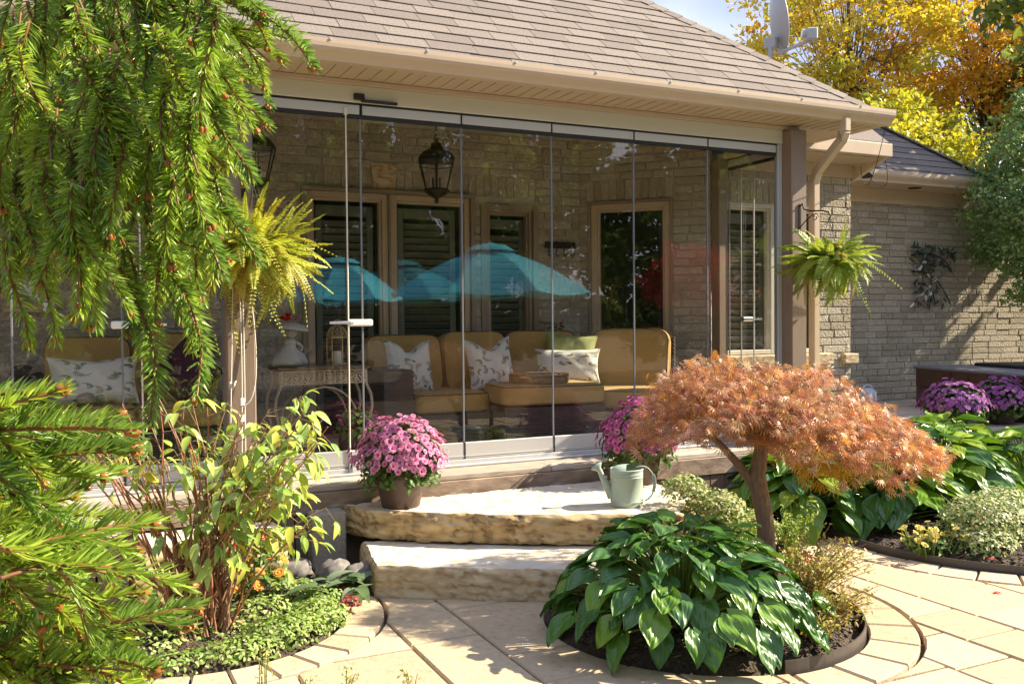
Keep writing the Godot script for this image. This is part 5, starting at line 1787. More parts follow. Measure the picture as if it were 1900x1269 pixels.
# ---------------------------------------------------------------- bare-stemmed shrub
func shrub() -> void:
	R.seed = 5128
	var n := thing("bare_stem_shrub", "tall shrub of bare reddish stems and drooping yellow-green leaves", "shrub", V(0.50, 0.02, 1.45))
	var lms := []
	for k in 6:
		var lm := MB.new()
		var c: Color = [Color(0.32, 0.47, 0.08), Color(0.42, 0.55, 0.10), Color(0.50, 0.60, 0.14), Color(0.26, 0.42, 0.11), Color(0.60, 0.60, 0.10), Color(0.40, 0.54, 0.20)][k]
		leaf_into(lm, 0.085, 0.036, 0.02 + 0.006 * k, c, Transform3D(), 6)
		lms.append(lm.mesh(M.leafy))
	var reds := mat("red_stem", Color(0.30, 0.12, 0.06), 0.7)
	var nl := 0
	var more := [[], [], [], [], [], []]
	for i in 84:
		var a := rr(0, TAU)
		var q := sqrt(R.randf())
		var base := V(cos(a) * 0.17 * q, 0, sin(a) * 0.12 * q)
		var right_side := i > 58
		# tops fan out in a broad bush, right-hand ones arch over
		var rt0 := V(0.902, 0, 0.432)
		var f0 := V(0.432, 0, -0.902)
		var sx := rr(-0.62, 0.40) if not right_side else rr(0.15, 0.62)
		var top := rt0 * sx + f0 * rr(-0.22, 0.28) + V(0, rr(0.72, 1.08) if not right_side else rr(0.75, 1.12), 0)
		if sx < -0.35: top.y = rr(0.80, 1.05)
		if i % 4 == 0: top.y *= rr(0.45, 0.7)
		var mid := base.lerp(top, 0.5) + V(0, 0.12, 0) - (top - base) * V(0.12, 0, 0.12)
		var pts := curve3(base, mid, top, 8)
		for k in range(1, 8): pts[k] += V(rr(-0.008, 0.008), 0, rr(-0.008, 0.008))
		var m := MB.new()
		m.tube(pts, radii(rr(0.005, 0.0075), 0.0025, 8), 6)
		var bare := sx < -0.30 and i % 3 != 0
		var st := part(n, "stem", m.mesh(reds if (i % 3 == 0 or bare) else M.twig))
		var count := 1 if bare else (9 if right_side else 4)
		var tw := MB.new()
		for k in count:
			var t := pow(rr(0.25, 1.0), 0.6) if not right_side else rr(0.55, 1.0)
			var j := mini(7, int(t * 8))
			var p := pts[j].lerp(pts[j + 1], t * 8 - j)
			var dd := (ball(k) * V(1, 0.4, 1) + rt0 * 0.25).normalized()
			var e := p + dd * rr(0.03, 0.12) + V(0, rr(-0.02, 0.05), 0)
			tw.tube(PackedVector3Array([p, e]), PackedFloat32Array([0.002, 0.0012]), 4, false)
			for s in 2:
				var ld := (dd + ball(k) * 0.6 + V(0, -0.55, 0)).normalized()
				var b := look(Vector3.ZERO, ld).rotated(ld, rr(-0.6, 0.6))
				var lt := Transform3D(b.scaled(Vector3.ONE * rr(0.6, 1.15)), e + dd * 0.02 * s)
				if nl < 290: part(n, "leaf", pick(lms), lt)
				else: more[R.randi() % 6].append(lt)
				nl += 1
		if tw.v.size(): part(st, "twigs", tw.mesh(M.twig)).set_meta("kind", "stuff")
	for k in 6:
		if more[k].size(): multi(n, "more_leaves", lms[k], more[k]).set_meta("kind", "stuff")

# ---------------------------------------------------------------- weeping maple
func maple(at: Vector3) -> void:
	R.seed = 5135
	var n := thing("weeping_maple", "small weeping Japanese maple with feathery orange-brown foliage", "maple tree", at)
	var rt0 := V(0.902, 0, 0.432)
	var f0 := V(0.432, 0, -0.902)
	var top := rt0 * -0.03 + V(0, 0.72, 0)
	var m := MB.new()
	var tp := PackedVector3Array([V(0, -0.06, 0), rt0 * -0.005 + V(0, 0.15, 0), rt0 * -0.012 + V(0, 0.32, 0), rt0 * -0.04 + V(0, 0.47, 0), rt0 * -0.055 + V(0, 0.58, 0), top])
	m.tube(tp, PackedFloat32Array([0.058, 0.049, 0.045, 0.047, 0.044, 0.036]), 14)
	part(n, "trunk", m.mesh(M.bark))
	var limbs := MB.new()
	limbs.tube(curve3(rt0 * -0.03 + V(0, 0.42, 0), rt0 * -0.12 + V(0, 0.62, 0), rt0 * -0.30 + V(0, 0.78, 0), 8), radii(0.028, 0.016, 8), 8)
	limbs.tube(curve3(rt0 * -0.30 + V(0, 0.78, 0), rt0 * -0.45 + V(0, 0.80, 0), rt0 * -0.62 + V(0, 0.64, 0), 8), radii(0.013, 0.007, 8), 6)
	part(n, "limb", limbs.mesh(M.bark))
	var lm := MB.new()
	for k in 7:
		var a := (k - 3) * 0.43
		var l := 0.058 * (1.0 - 0.09 * absf(k - 3))
		var d := V(cos(a), -0.12, sin(a)).normalized()
		var e := V(-sin(a), 0, cos(a)) * 0.0025
		var b := d * l * 0.55
		lm.tri(d * 0.003, b + e, b - e); lm.tri(b + e, d * l + V(0, -0.008, 0), b - e)
	var leaf := lm.mesh(M.mapleleaf)
	var ts := []
	var cs := []
	var cols := [Color(0.56, 0.24, 0.09), Color(0.62, 0.36, 0.21), Color(0.48, 0.19, 0.08), Color(0.64, 0.30, 0.05), Color(0.50, 0.24, 0.14), Color(0.68, 0.45, 0.33), Color(0.60, 0.26, 0.18), Color(0.46, 0.17, 0.09), Color(0.50, 0.36, 0.14)]
	var fnz := FastNoiseLite.new()
	fnz.frequency = 2.2
	var px := [-0.71, -0.585, -0.36, -0.04, 0.24, 0.53, 0.70, 0.884]
	var pt := [0.88, 1.15, 1.29, 1.23, 1.22, 1.06, 0.92, 0.77]
	var pb := [0.78, 0.72, 0.76, 0.76, 0.62, 0.58, 0.63, 0.71]
	var prof := func(x: float, a_: Array) -> float:
		for i in 7:
			if x <= px[i + 1]: return lerpf(a_[i], a_[i + 1], clampf((x - px[i]) / (px[i + 1] - px[i]), 0, 1))
		return a_[7]
	var spot := func(hi: float) -> Vector3:
		var x := rr(-0.71, 0.884)
		var zmax := 0.52 * sqrt(maxf(0.05, 1.0 - pow((x - 0.087) / 0.82, 2.0)))
		var z := rr(-1, 1)
		var bot: float = prof.call(x, pb)
		var tp_: float = bot + (prof.call(x, pt) - bot) * (1.0 - 0.62 * z * z)
		return rt0 * x + f0 * (z * zmax) + V(0, lerpf(bot, tp_, hi) - at.y, 0)
	for b in 90:
		var tip: Vector3 = spot.call(pow(R.randf(), 0.7))
		var flat := V(tip.x, 0, tip.z)
		var mid := top.lerp(tip, 0.55) + V(0, 0.12 + 0.22 * flat.length(), 0)
		mid.y = minf(mid.y, 1.20 - at.y)
		var pts := curve3(top, mid, tip, 9)
		for k in range(1, 9): pts[k] += ball(k) * 0.012
		var bm := MB.new()
		bm.tube(pts, radii(0.009, 0.002, 9), 5, false)
		part(n, "branch", bm.mesh(M.bark))
		for k in 140:
			var p: Vector3
			if k < 95:
				var t := pow(rr(0.2, 1.0), 0.6)
				var j := mini(8, int(t * 9))
				p = pts[j].lerp(pts[j + 1], t * 9 - j) + ball(k) * V(0.075, 0.04, 0.075)
			else:
				p = spot.call(pow(R.randf(), 0.35)) + ball(k) * 0.015
			if fnz.get_noise_3dv((p + at) * V(2.0, 3.2, 2.0)) < -0.14 and R.randf() < 0.88: continue
			var out := (p - V(0, 0.45, 0)).normalized()
			var dir := (out * V(1, 0.1, 1) + V(0, rr(-1.0, 0.1), 0) + ball(k) * 0.6).normalized()
			var b2 := look(Vector3.ZERO, dir).rotated(dir, rr(-1.2, 1.2))
			ts.append(Transform3D(b2.scaled(Vector3.ONE * rr(0.55, 1.1)), p))
			cs.append(pick(cols) * rr(0.5, 1.4))
	for k in 90:
		var p := rt0 * rr(0.15, 0.5) + f0 * rr(-0.3, 0.3) + V(0, rr(0.55, 0.66), 0)
		ts.append(Transform3D(look(Vector3.ZERO, V(rr(-0.6, 0.6), -0.8, rr(-0.6, 0.6))).scaled(Vector3.ONE * 1.2), p))
		cs.append(Color(0.50, 0.30, 0.02))
	multi(n, "foliage", leaf, ts, cs).set_meta("kind", "stuff")

func flower_patch(called: String, label: String, cat: String, at: Vector3, spots: Array, r: float, c: Color, mid: Color, petals: int, stem_h: float) -> void:
	var n := thing(called, label, cat, at)
	var f := MB.new()
	flower_into(f, Transform3D(), r, c, mid, petals)
	var fm := f.mesh(M.petal)
	var st := MB.new()
	for s in spots:
		part(n, "flower_head", fm, Transform3D(basis_up((V(0, 1, 0.4) + ball(0) * 0.6).normalized(), rr(0, 6)).scaled(Vector3.ONE * rr(0.8, 1.2)), s))
		st.tube(PackedVector3Array([V(s.x * 0.6, -0.02, s.z * 0.6), s]), PackedFloat32Array([0.003]), 4, false)
	part(n, "stems", st.mesh(M.stalk))
	var lm := MB.new()
	leaf_into(lm, 0.05, 0.022, 0.012, Color(1, 1, 1), Transform3D(), 3)
	leaf_mass(n, "foliage", lm.mesh(M.leafy), [[V(0, stem_h * 0.35, 0), V(0.15, stem_h * 0.4, 0.13), 160]], [Color(0.10, 0.18, 0.03), Color(0.16, 0.24, 0.04)])

func twig_plant(called: String, label: String, at: Vector3, h: float, spread: float, stems: int, leaves: int, cols: Array, ll: float, stem_mat: Material, lean := Vector3.ZERO) -> void:
	var n := thing(called, label, "plant", at)
	var lm := MB.new()
	leaf_into(lm, ll, ll * 0.42, ll * 0.2, Color(1, 1, 1), Transform3D(), 3)
	var ts := []
	var cs := []
	for i in stems:
		var a := rr(0, TAU)
		var top := V(cos(a) * spread * rr(0.3, 1), h * rr(0.6, 1.0), sin(a) * spread * rr(0.3, 1)) + lean * rr(0.3, 1)
		var pts := curve3(V(cos(a) * 0.02, -0.02, sin(a) * 0.02), V(top.x * 0.3, top.y * 0.7, top.z * 0.3), top, 6)
		var m := MB.new()
		m.tube(pts, radii(0.0035, 0.0012, 6), 5)
		part(n, "stem", m.mesh(stem_mat))
		for k in int(leaves / float(stems)):
			var t := rr(0.2, 1.0)
			var j := mini(5, int(t * 6))
			var p := pts[j].lerp(pts[j + 1], t * 6 - j) + ball(k) * ll * 1.1
			ts.append(Transform3D(basis_up((V(0, 0.8, 0) + ball(k)).normalized(), rr(0, TAU)).scaled(Vector3.ONE * rr(0.6, 1.2)), p))
			cs.append(pick(cols) * rr(0.8, 1.2))
	multi(n, "foliage", lm.mesh(M.leafy), ts, cs).set_meta("kind", "stuff")

func build_plants() -> void:
	R.seed = 12142
	mat("stalk", Color(0.13, 0.22, 0.04), 0.5)
	var hc := [Color(0.04, 0.12, 0.018), Color(0.065, 0.165, 0.022), Color(0.14, 0.27, 0.025), Color(0.08, 0.18, 0.05), Color(0.26, 0.37, 0.035)]
	for t in 5:
		var hm := mat("hosta%d" % t, hc[t], 0.33, {"vc": true, "back": Color(0.5, 0.5, 0.35)})
		var vs := []
		for v in 4: vs.append(hosta_leaf([0.235, 0.23, 0.21, 0.24][v], [0.205, 0.19, 0.19, 0.20][v], [0.22, 0.40, 0.12, 0.5][v], [0.10, 0.06, 0.14, 0.03][v], 0.9 if t in [2, 4] else 0.25).mesh(hm))
		hosta_meshes.append(vs)
	hosta(V(2.51, 0.03, 2.38), 0.80, 0.45, 210, 0.64, [[0], [1], [1], [1], [2], [3]], "large glossy green hosta in the round bed at the front")
	var dk := [[1], [2], [2], [3], [4], [4]]
	hosta(V(4.55, 0.02, 0.95), 0.62, 0.44, 90, 0.95, [[3], [2], [1], [2], [4]], "blue-green hosta beneath the weeping end of the maple")
	hosta(V(5.10, 0.02, 1.25), 0.62, 0.52, 80, 1.05, dk, "hosta with yellow-edged leaves at the front of the right bed")
	hosta(V(5.75, 0.02, 1.15), 0.66, 0.52, 80, 1.1, dk, "tall hosta behind the variegated shrub at the right edge")
	hosta(V(5.30, 0.02, 0.65), 0.62, 0.66, 80, 1.05, dk, "tall hosta against the deck below the middle purple chrysanthemum")
	hosta(V(6.25, 0.02, 0.75), 0.66, 0.58, 70, 1.1, dk, "hosta at the far right against the deck")
	hosta(V(6.75, 0.02, 1.15), 0.66, 0.50, 60, 1.1, dk, "hosta reaching out of the picture at the lower right")
	hosta(V(4.75, 0.02, 0.55), 0.48, 0.42, 40, 0.9, [[0], [1]], "dark hosta hidden behind the maple trunk by the deck skirting")
	mum(V(1.762, 0.345, 0.585), 0.28, 0.54, 0.158, 0.215, Color(0.66, 0.27, 0.44), Color(0.42, 0.04, 0.17), "bright pink chrysanthemum in a plum pot on the upper stone step", 300)
	mum(V(3.46, 0.345, 0.60), 0.28, 0.56, 0.16, 0.22, Color(0.50, 0.13, 0.32), Color(0.36, 0.04, 0.14), "magenta chrysanthemum in a dark pot half behind the maple")
	mum(V(7.14, 0.46, 0.14), 0.31, 0.42, 0.15, 0.15, Color(0.36, 0.12, 0.40), Color(0.45, 0.16, 0.38), "purple chrysanthemum in full on the deck before the hot tub")
	mum(V(7.74, 0.46, 0.16), 0.30, 0.43, 0.15, 0.15, Color(0.40, 0.13, 0.38), Color(0.40, 0.10, 0.30), "purple chrysanthemum cut off by the right edge", 200)
	fern(V(0.96, 1.83, 0.33), 0.44, [Color(0.48, 0.50, 0.045), Color(0.40, 0.46, 0.05), Color(0.56, 0.54, 0.07), Color(0.52, 0.40, 0.05), Color(0.30, 0.40, 0.05)], "sunlit yellow-green hanging fern on the left porch post", 290, V(0.97, 2.27, 0.30))
	fern(V(5.37, 1.86, 0.42), 0.42, [Color(0.30, 0.42, 0.045), Color(0.40, 0.46, 0.06), Color(0.22, 0.34, 0.04)], "green hanging fern on the right corner post", 190, V(5.36, 2.23, 0.42))
	for s in [[V(5.33, 2.33, 0.132), V(5.36, 2.23, 0.42), "scrolled black iron plant bracket on the right corner post"], [V(0.94, 2.36, 0.132), V(0.97, 2.27, 0.30), "black iron plant bracket on the left porch post"]]:
		var br := thing("plant_bracket", s[2], "bracket", s[0], 0.0, "iron plant brackets")
		var m := MB.new()
		m.bx(-0.012, 0.012, -0.16, 0.05, 0.0, 0.008, 0.003)
		part(br, "back_plate", m.mesh(M.black_iron))
		m = MB.new()
		var e: Vector3 = s[1] - s[0]
		m.tube(PackedVector3Array([V(0, 0.03, 0.008), V(0, 0.05, 0.03), V(0, 0.0, 0.05), e * 0.4 + V(0, 0.02, 0), e * 0.8 + V(0, 0.05, 0), e + V(0, 0.05, 0), e + V(0, 0.02, 0.02), e]), PackedFloat32Array([0.006]), 7)
		var cp := PackedVector3Array()
		for i in 15:
			var a := i * 0.5
			cp.append(e * 0.55 + V(0, -0.02, 0) + V(0, sin(a), cos(a)) * 0.035 * (1.0 - i / 20.0))
		m.tube(cp, PackedFloat32Array([0.004]), 6)
		m.tube(PackedVector3Array([V(0, -0.14, 0.008), V(0, -0.10, 0.06), e * 0.5 + V(0, 0.01, 0)]), PackedFloat32Array([0.005]), 6)
		part(br, "scroll_arm", m.mesh(M.black_iron))
	shrub()
	maple(V(3.295, 0.06, 2.07))
	# variegated euonymus mounds
	var eu := MB.new()
	leaf_into(eu, 0.026, 0.016, 0.005, Color(1, 1, 1), Transform3D(), 3)
	var eum := eu.mesh(M.leafy)
	var ec := [Color(0.55, 0.56, 0.30), Color(0.62, 0.62, 0.38), Color(0.22, 0.32, 0.08), Color(0.42, 0.46, 0.18), Color(0.15, 0.24, 0.05)]
	var e1 := thing("variegated_shrub", "cream and green variegated shrub spilling beside the upper step", "shrub", V(3.35, 0.0, 1.5))
	leaf_mass(e1, "foliage", eum, [[V(-0.08, 0.42, -0.12), V(0.15, 0.12, 0.15), 700], [V(0.05, 0.30, 0.0), V(0.20, 0.16, 0.18), 1000], [V(0.22, 0.18, 0.10), V(0.22, 0.16, 0.18), 900], [V(0.0, 0.12, 0.12), V(0.18, 0.12, 0.14), 500], [V(-0.65, 0.16, 0.35), V(0.10, 0.07, 0.08), 200]], ec)
	var e2 := thing("variegated_shrub", "round cream and green variegated shrub at the right edge", "shrub", V(5.0, 0.0, 2.0))
	leaf_mass(e2, "foliage", eum, [[V(0.08, 0.15, -0.02), V(0.28, 0.20, 0.26), 1800], [V(0.32, 0.18, -0.05), V(0.30, 0.20, 0.25), 1500], [V(-0.08, 0.08, 0.14), V(0.2, 0.12, 0.16), 700]], ec)
	for e in [e1, e2]:
		var m := MB.new()
		for k in 14: m.tube(curve3(V(rr(-0.05, 0.05), -0.03, rr(-0.05, 0.05)), V(rr(-0.1, 0.1), 0.15, rr(-0.1, 0.1)), V(rr(-0.2, 0.25), rr(0.15, 0.4), rr(-0.2, 0.2)), 4), radii(0.006, 0.002, 4), 5)
		part(e, "branches", m.mesh(M.twig))
	var dz := []
	for k in 42: dz.append(V(rr(-0.2, 0.18), rr(0.07, 0.17), rr(-0.10, 0.16)))
	flower_patch("yellow_daisies", "pale yellow daisy clump at the edge of the right bed", "flowers", V(4.66, 0.03, 1.95), dz, 0.021, Color(0.72, 0.62, 0.18), Color(0.6, 0.42, 0.03), 9, 0.15)
	var zs := []
	for k in 7: zs.append(V(rr(-0.18, 0.14), rr(0.24, 0.40), rr(-0.1, 0.12)))
	flower_patch("red_zinnias", "bright red zinnias behind the bare-stemmed shrub", "flowers", V(0.88, 0.03, 0.86), zs, 0.034, Color(0.75, 0.03, 0.015), Color(0.5, 0.05, 0.02), 12, 0.35)
	var os := []
	for k in 12: os.append(V(rr(-0.15, 0.12), rr(0.08, 0.2), rr(-0.1, 0.1)))
	flower_patch("orange_flowers", "orange blooms low at the foot of the bare-stemmed shrub", "flowers", V(0.86, 0.03, 1.05), os, 0.03, Color(0.75, 0.30, 0.06), Color(0.6, 0.4, 0.08), 10, 0.2)
	var rs := [V(0, 0.15, 0), V(0.03, 0.12, 0.02), V(-0.03, 0.13, 0.03)]
	flower_patch("red_celosia", "small red plume flowers at the foot of the maple", "flowers", V(3.45, 0.06, 2.20), rs, 0.024, Color(0.65, 0.03, 0.06), Color(0.6, 0.02, 0.05), 8, 0.12)
	# lungwort leaves left of the lower step
	var lw := thing("lungwort", "grey-green spotted lungwort leaves left of the lower step", "plant", V(1.27, 0.02, 1.12))
	var lwm := []
	for k in 3:
		var lm := MB.new()
		leaf_into(lm, 0.17, 0.075, 0.05 + 0.03 * k, [Color(0.16, 0.24, 0.13), Color(0.24, 0.32, 0.20), Color(0.12, 0.19, 0.08)][k], Transform3D(), 7)
		lwm.append(lm.mesh(M.leafy))
	for k in 46:
		var a := rr(0, TAU)
		var d := V(cos(a), rr(0.1, 0.8), sin(a)).normalized()
		part(lw, "leaf", pick(lwm), Transform3D(look(Vector3.ZERO, d).scaled(Vector3.ONE * rr(0.6, 1.1)), V(rr(-0.16, 0.08), rr(0.0, 0.08), rr(-0.10, 0.12))))
	# ground cover, front left
	var gc := MB.new()
	leaf_into(gc, 0.024, 0.014, 0.006, Color(1, 1, 1), Transform3D(), 3)
	var g := Node3D.new()
	g.name = "ground_cover"
	add_child(g)
	tag(g, "low mat of light green creeping leaves along the left paver edge", "ground cover", "", "stuff")
	leaf_mass(g, "foliage", gc.mesh(M.leafy), [[V(1.05, 0.03, 1.42), V(0.16, 0.07, 0.20), 900], [V(0.85, 0.03, 1.60), V(0.22, 0.08, 0.16), 1000], [V(0.62, 0.02, 1.72), V(0.22, 0.06, 0.13), 600], [V(1.15, 0.03, 1.20), V(0.12, 0.07, 0.12), 350], [V(0.35, 0.02, 1.75), V(0.2, 0.05, 0.12), 300], [V(0.78, 0.03, 1.30), V(0.22, 0.10, 0.16), 500], [V(1.0, 0.03, 1.12), V(0.16, 0.12, 0.12), 350], [V(0.28, 0.03, 1.55), V(0.18, 0.08, 0.14), 300], [V(0.55, 0.03, 1.50), V(0.2, 0.06, 0.1), 260]], [Color(0.28, 0.42, 0.09), Color(0.38, 0.50, 0.13), Color(0.22, 0.34, 0.07), Color(0.44, 0.52, 0.20)])
	var hs := thing("red_sedum", "small red-leaved sedum at the tip of the ground cover", "plant", V(1.22, 0.01, 1.36))
	leaf_mass(hs, "foliage", gc.mesh(M.leafy), [[V(0, 0.03, 0), V(0.06, 0.05, 0.06), 90], [V(0.02, 0.04, -0.22), V(0.05, 0.04, 0.05), 60]], [Color(0.30, 0.06, 0.07), Color(0.38, 0.12, 0.10)])
	# twiggy plants
	var warm := [Color(0.38, 0.34, 0.06), Color(0.42, 0.26, 0.06), Color(0.26, 0.32, 0.06), Color(0.46, 0.40, 0.12)]
	twig_plant("spirea_plant", "wiry gold and green spirea hanging over the metal edging", V(3.06, 0.03, 2.55), 0.42, 0.30, 46, 2200, warm, 0.022, M.twig, V(0.1, 0, 0.1))
	twig_plant("spirea_plant", "thin trailing sprigs beside the hosta pointing at the round pavers", V(3.22, 0.03, 2.35), 0.30, 0.30, 30, 1200, warm, 0.02, M.twig, V(0.18, 0, 0.1))
	twig_plant("spirea_plant", "low gold-leaved sprigs spilling over the edging beside the curved pavers", V(3.16, 0.03, 2.66), 0.20, 0.20, 26, 1000, warm, 0.02, M.twig, V(0.08, 0, 0.06))
	twig_plant("spirea_plant", "small gold-leaved sprigs at the edging below the hosta", V(2.92, 0.03, 2.80), 0.16, 0.16, 18, 600, warm, 0.02, M.twig, V(0.05, 0, 0.05))
	twig_plant("columbine_plant", "bright green columbine at the right of the maple trunk", V(3.72, 0.04, 1.80), 0.36, 0.18, 18, 420, [Color(0.28, 0.40, 0.06), Color(0.36, 0.46, 0.10), Color(0.20, 0.32, 0.05)], 0.032, M.stalk)
	twig_plant("columbine_plant", "bright green columbine left of the maple trunk", V(3.38, 0.05, 1.78), 0.34, 0.12, 12, 260, [Color(0.28, 0.40, 0.06), Color(0.36, 0.46, 0.10)], 0.03, M.stalk)
	for s in [[V(0.66, 0.0, 2.12), 0.16], [V(0.92, 0.0, 2.42), 0.13], [V(1.16, 0.0, 2.50), 0.13], [V(0.78, 0.0, 2.38), 0.12]]:
		twig_plant("seedling", ["seedling spike at the bottom left of the pavers", "pair of small shoots rising in the paver joint at the bottom edge", "small shoot right of the others at the bottom edge", "lone seedling between the bottom left pavers"][[0.66, 0.92, 1.16, 0.78].find(snappedf(s[0].x, 0.01))], s[0], s[1], 0.05, 4, 60, [Color(0.30, 0.32, 0.06), Color(0.40, 0.36, 0.10)], 0.018, M.stalk)
	# porch plants seen through the glass
	var gs := []
	for k in 16: gs.append(V(rr(-0.16, 0.16), rr(0.26, 0.36), rr(-0.1, 0.1)))
	potted("potted_geranium", "crimson geranium in a pot behind the maple by the corner post", V(5.02, 0.46, 0.2), gs, 0.03, Color(0.62, 0.03, 0.08))
	var ws := []
	for k in 22: ws.append(V(rr(-0.14, 0.14), rr(0.50, 0.64), rr(-0.1, 0.1)))
	potted("white_flower_pot", "white flowers in a pot inside the glass by the sunny window", V(5.06, 0.46, -0.32), ws, 0.03, Color(0.72, 0.70, 0.60))
	var ks := []
	for k in 20: ks.append(V(rr(-0.13, 0.13), rr(0.28, 0.38), rr(-0.1, 0.1)))
	potted("potted_coleus", "dark purple leafy plant low behind the glass by the console", V(1.72, 0.46, -0.22), ks, 0.035, Color(0.10, 0.02, 0.06))
	var fs := []
	for k in 12: fs.append(V(rr(-0.12, 0.12), rr(0.55, 0.85), rr(-0.08, 0.08)))
	potted("potted_begonia", "pink begonia behind the sofa by the porch window", V(3.92, 0.62, -1.52), fs, 0.02, Color(0.55, 0.10, 0.16))
	# fallen leaves on the pavers
	var fl := MB.new()
	for k in 5:
		var a := k * 1.05 - 2.1
		leaf_into(fl, 0.03, 0.012, 0.004, Color(0.42, 0.06, 0.06), Transform3D(Basis(Vector3.UP, a), V(0, 0.004, 0)), 3)
	var flm := fl.mesh(M.petal)
	for s in [[V(4.36, 0.002, 2.62), "red fallen maple leaf on the pavers near the right bed"], [V(4.62, 0.002, 2.95), "red fallen maple leaf on the sunlit pavers at the right edge"], [V(4.75, 0.06, 2.30), "red fallen leaf on the soil under the variegated shrub"]]:
		var o := part(self, numbered("fallen_leaf"), flm, Transform3D(Basis(Vector3.UP, rr(0, 6)), s[0]))
		tag(o, s[1], "leaf", "fallen red leaves")

func potted(called: String, label: String, at: Vector3, spots: Array, r: float, c: Color) -> void:
	var n := thing(called, label, "potted plant", at)
	var m := MB.new()
	m.lathe([Vector2(0, 0), Vector2(0.08, 0), Vector2(0.11, 0.17), Vector2(0.12, 0.17), Vector2(0.12, 0.2), Vector2(0.105, 0.2), Vector2(0.1, 0.17), Vector2(0, 0.17)], 24)
	part(n, "pot", m.mesh(M.pot_plum))
	var f := MB.new()
	flower_into(f, Transform3D(), r, c, c * 0.6, 8)
	var fm := f.mesh(M.petal)
	var st := MB.new()
	var top := 0.0
	for s in spots:
		top = maxf(top, s.y)
		part(n, "flower_head", fm, Transform3D(basis_up((V(0, 1, 0.3) + ball(0) * 0.7).normalized(), rr(0, 6)), s))
		st.tube(PackedVector3Array([V(s.x * 0.3, 0.15, s.z * 0.3), s]), PackedFloat32Array([0.003]), 4, false)
	part(n, "stems", st.mesh(M.stalk))
	var lm := MB.new()
	leaf_into(lm, 0.06, 0.04, 0.012, Color(1, 1, 1), Transform3D(), 3)
	leaf_mass(n, "foliage", lm.mesh(M.leafy), [[V(0, (top + 0.17) / 2, 0), V(0.15, (top - 0.12) / 2, 0.14), 160]], [Color(0.08, 0.15, 0.03), Color(0.13, 0.22, 0.04)])

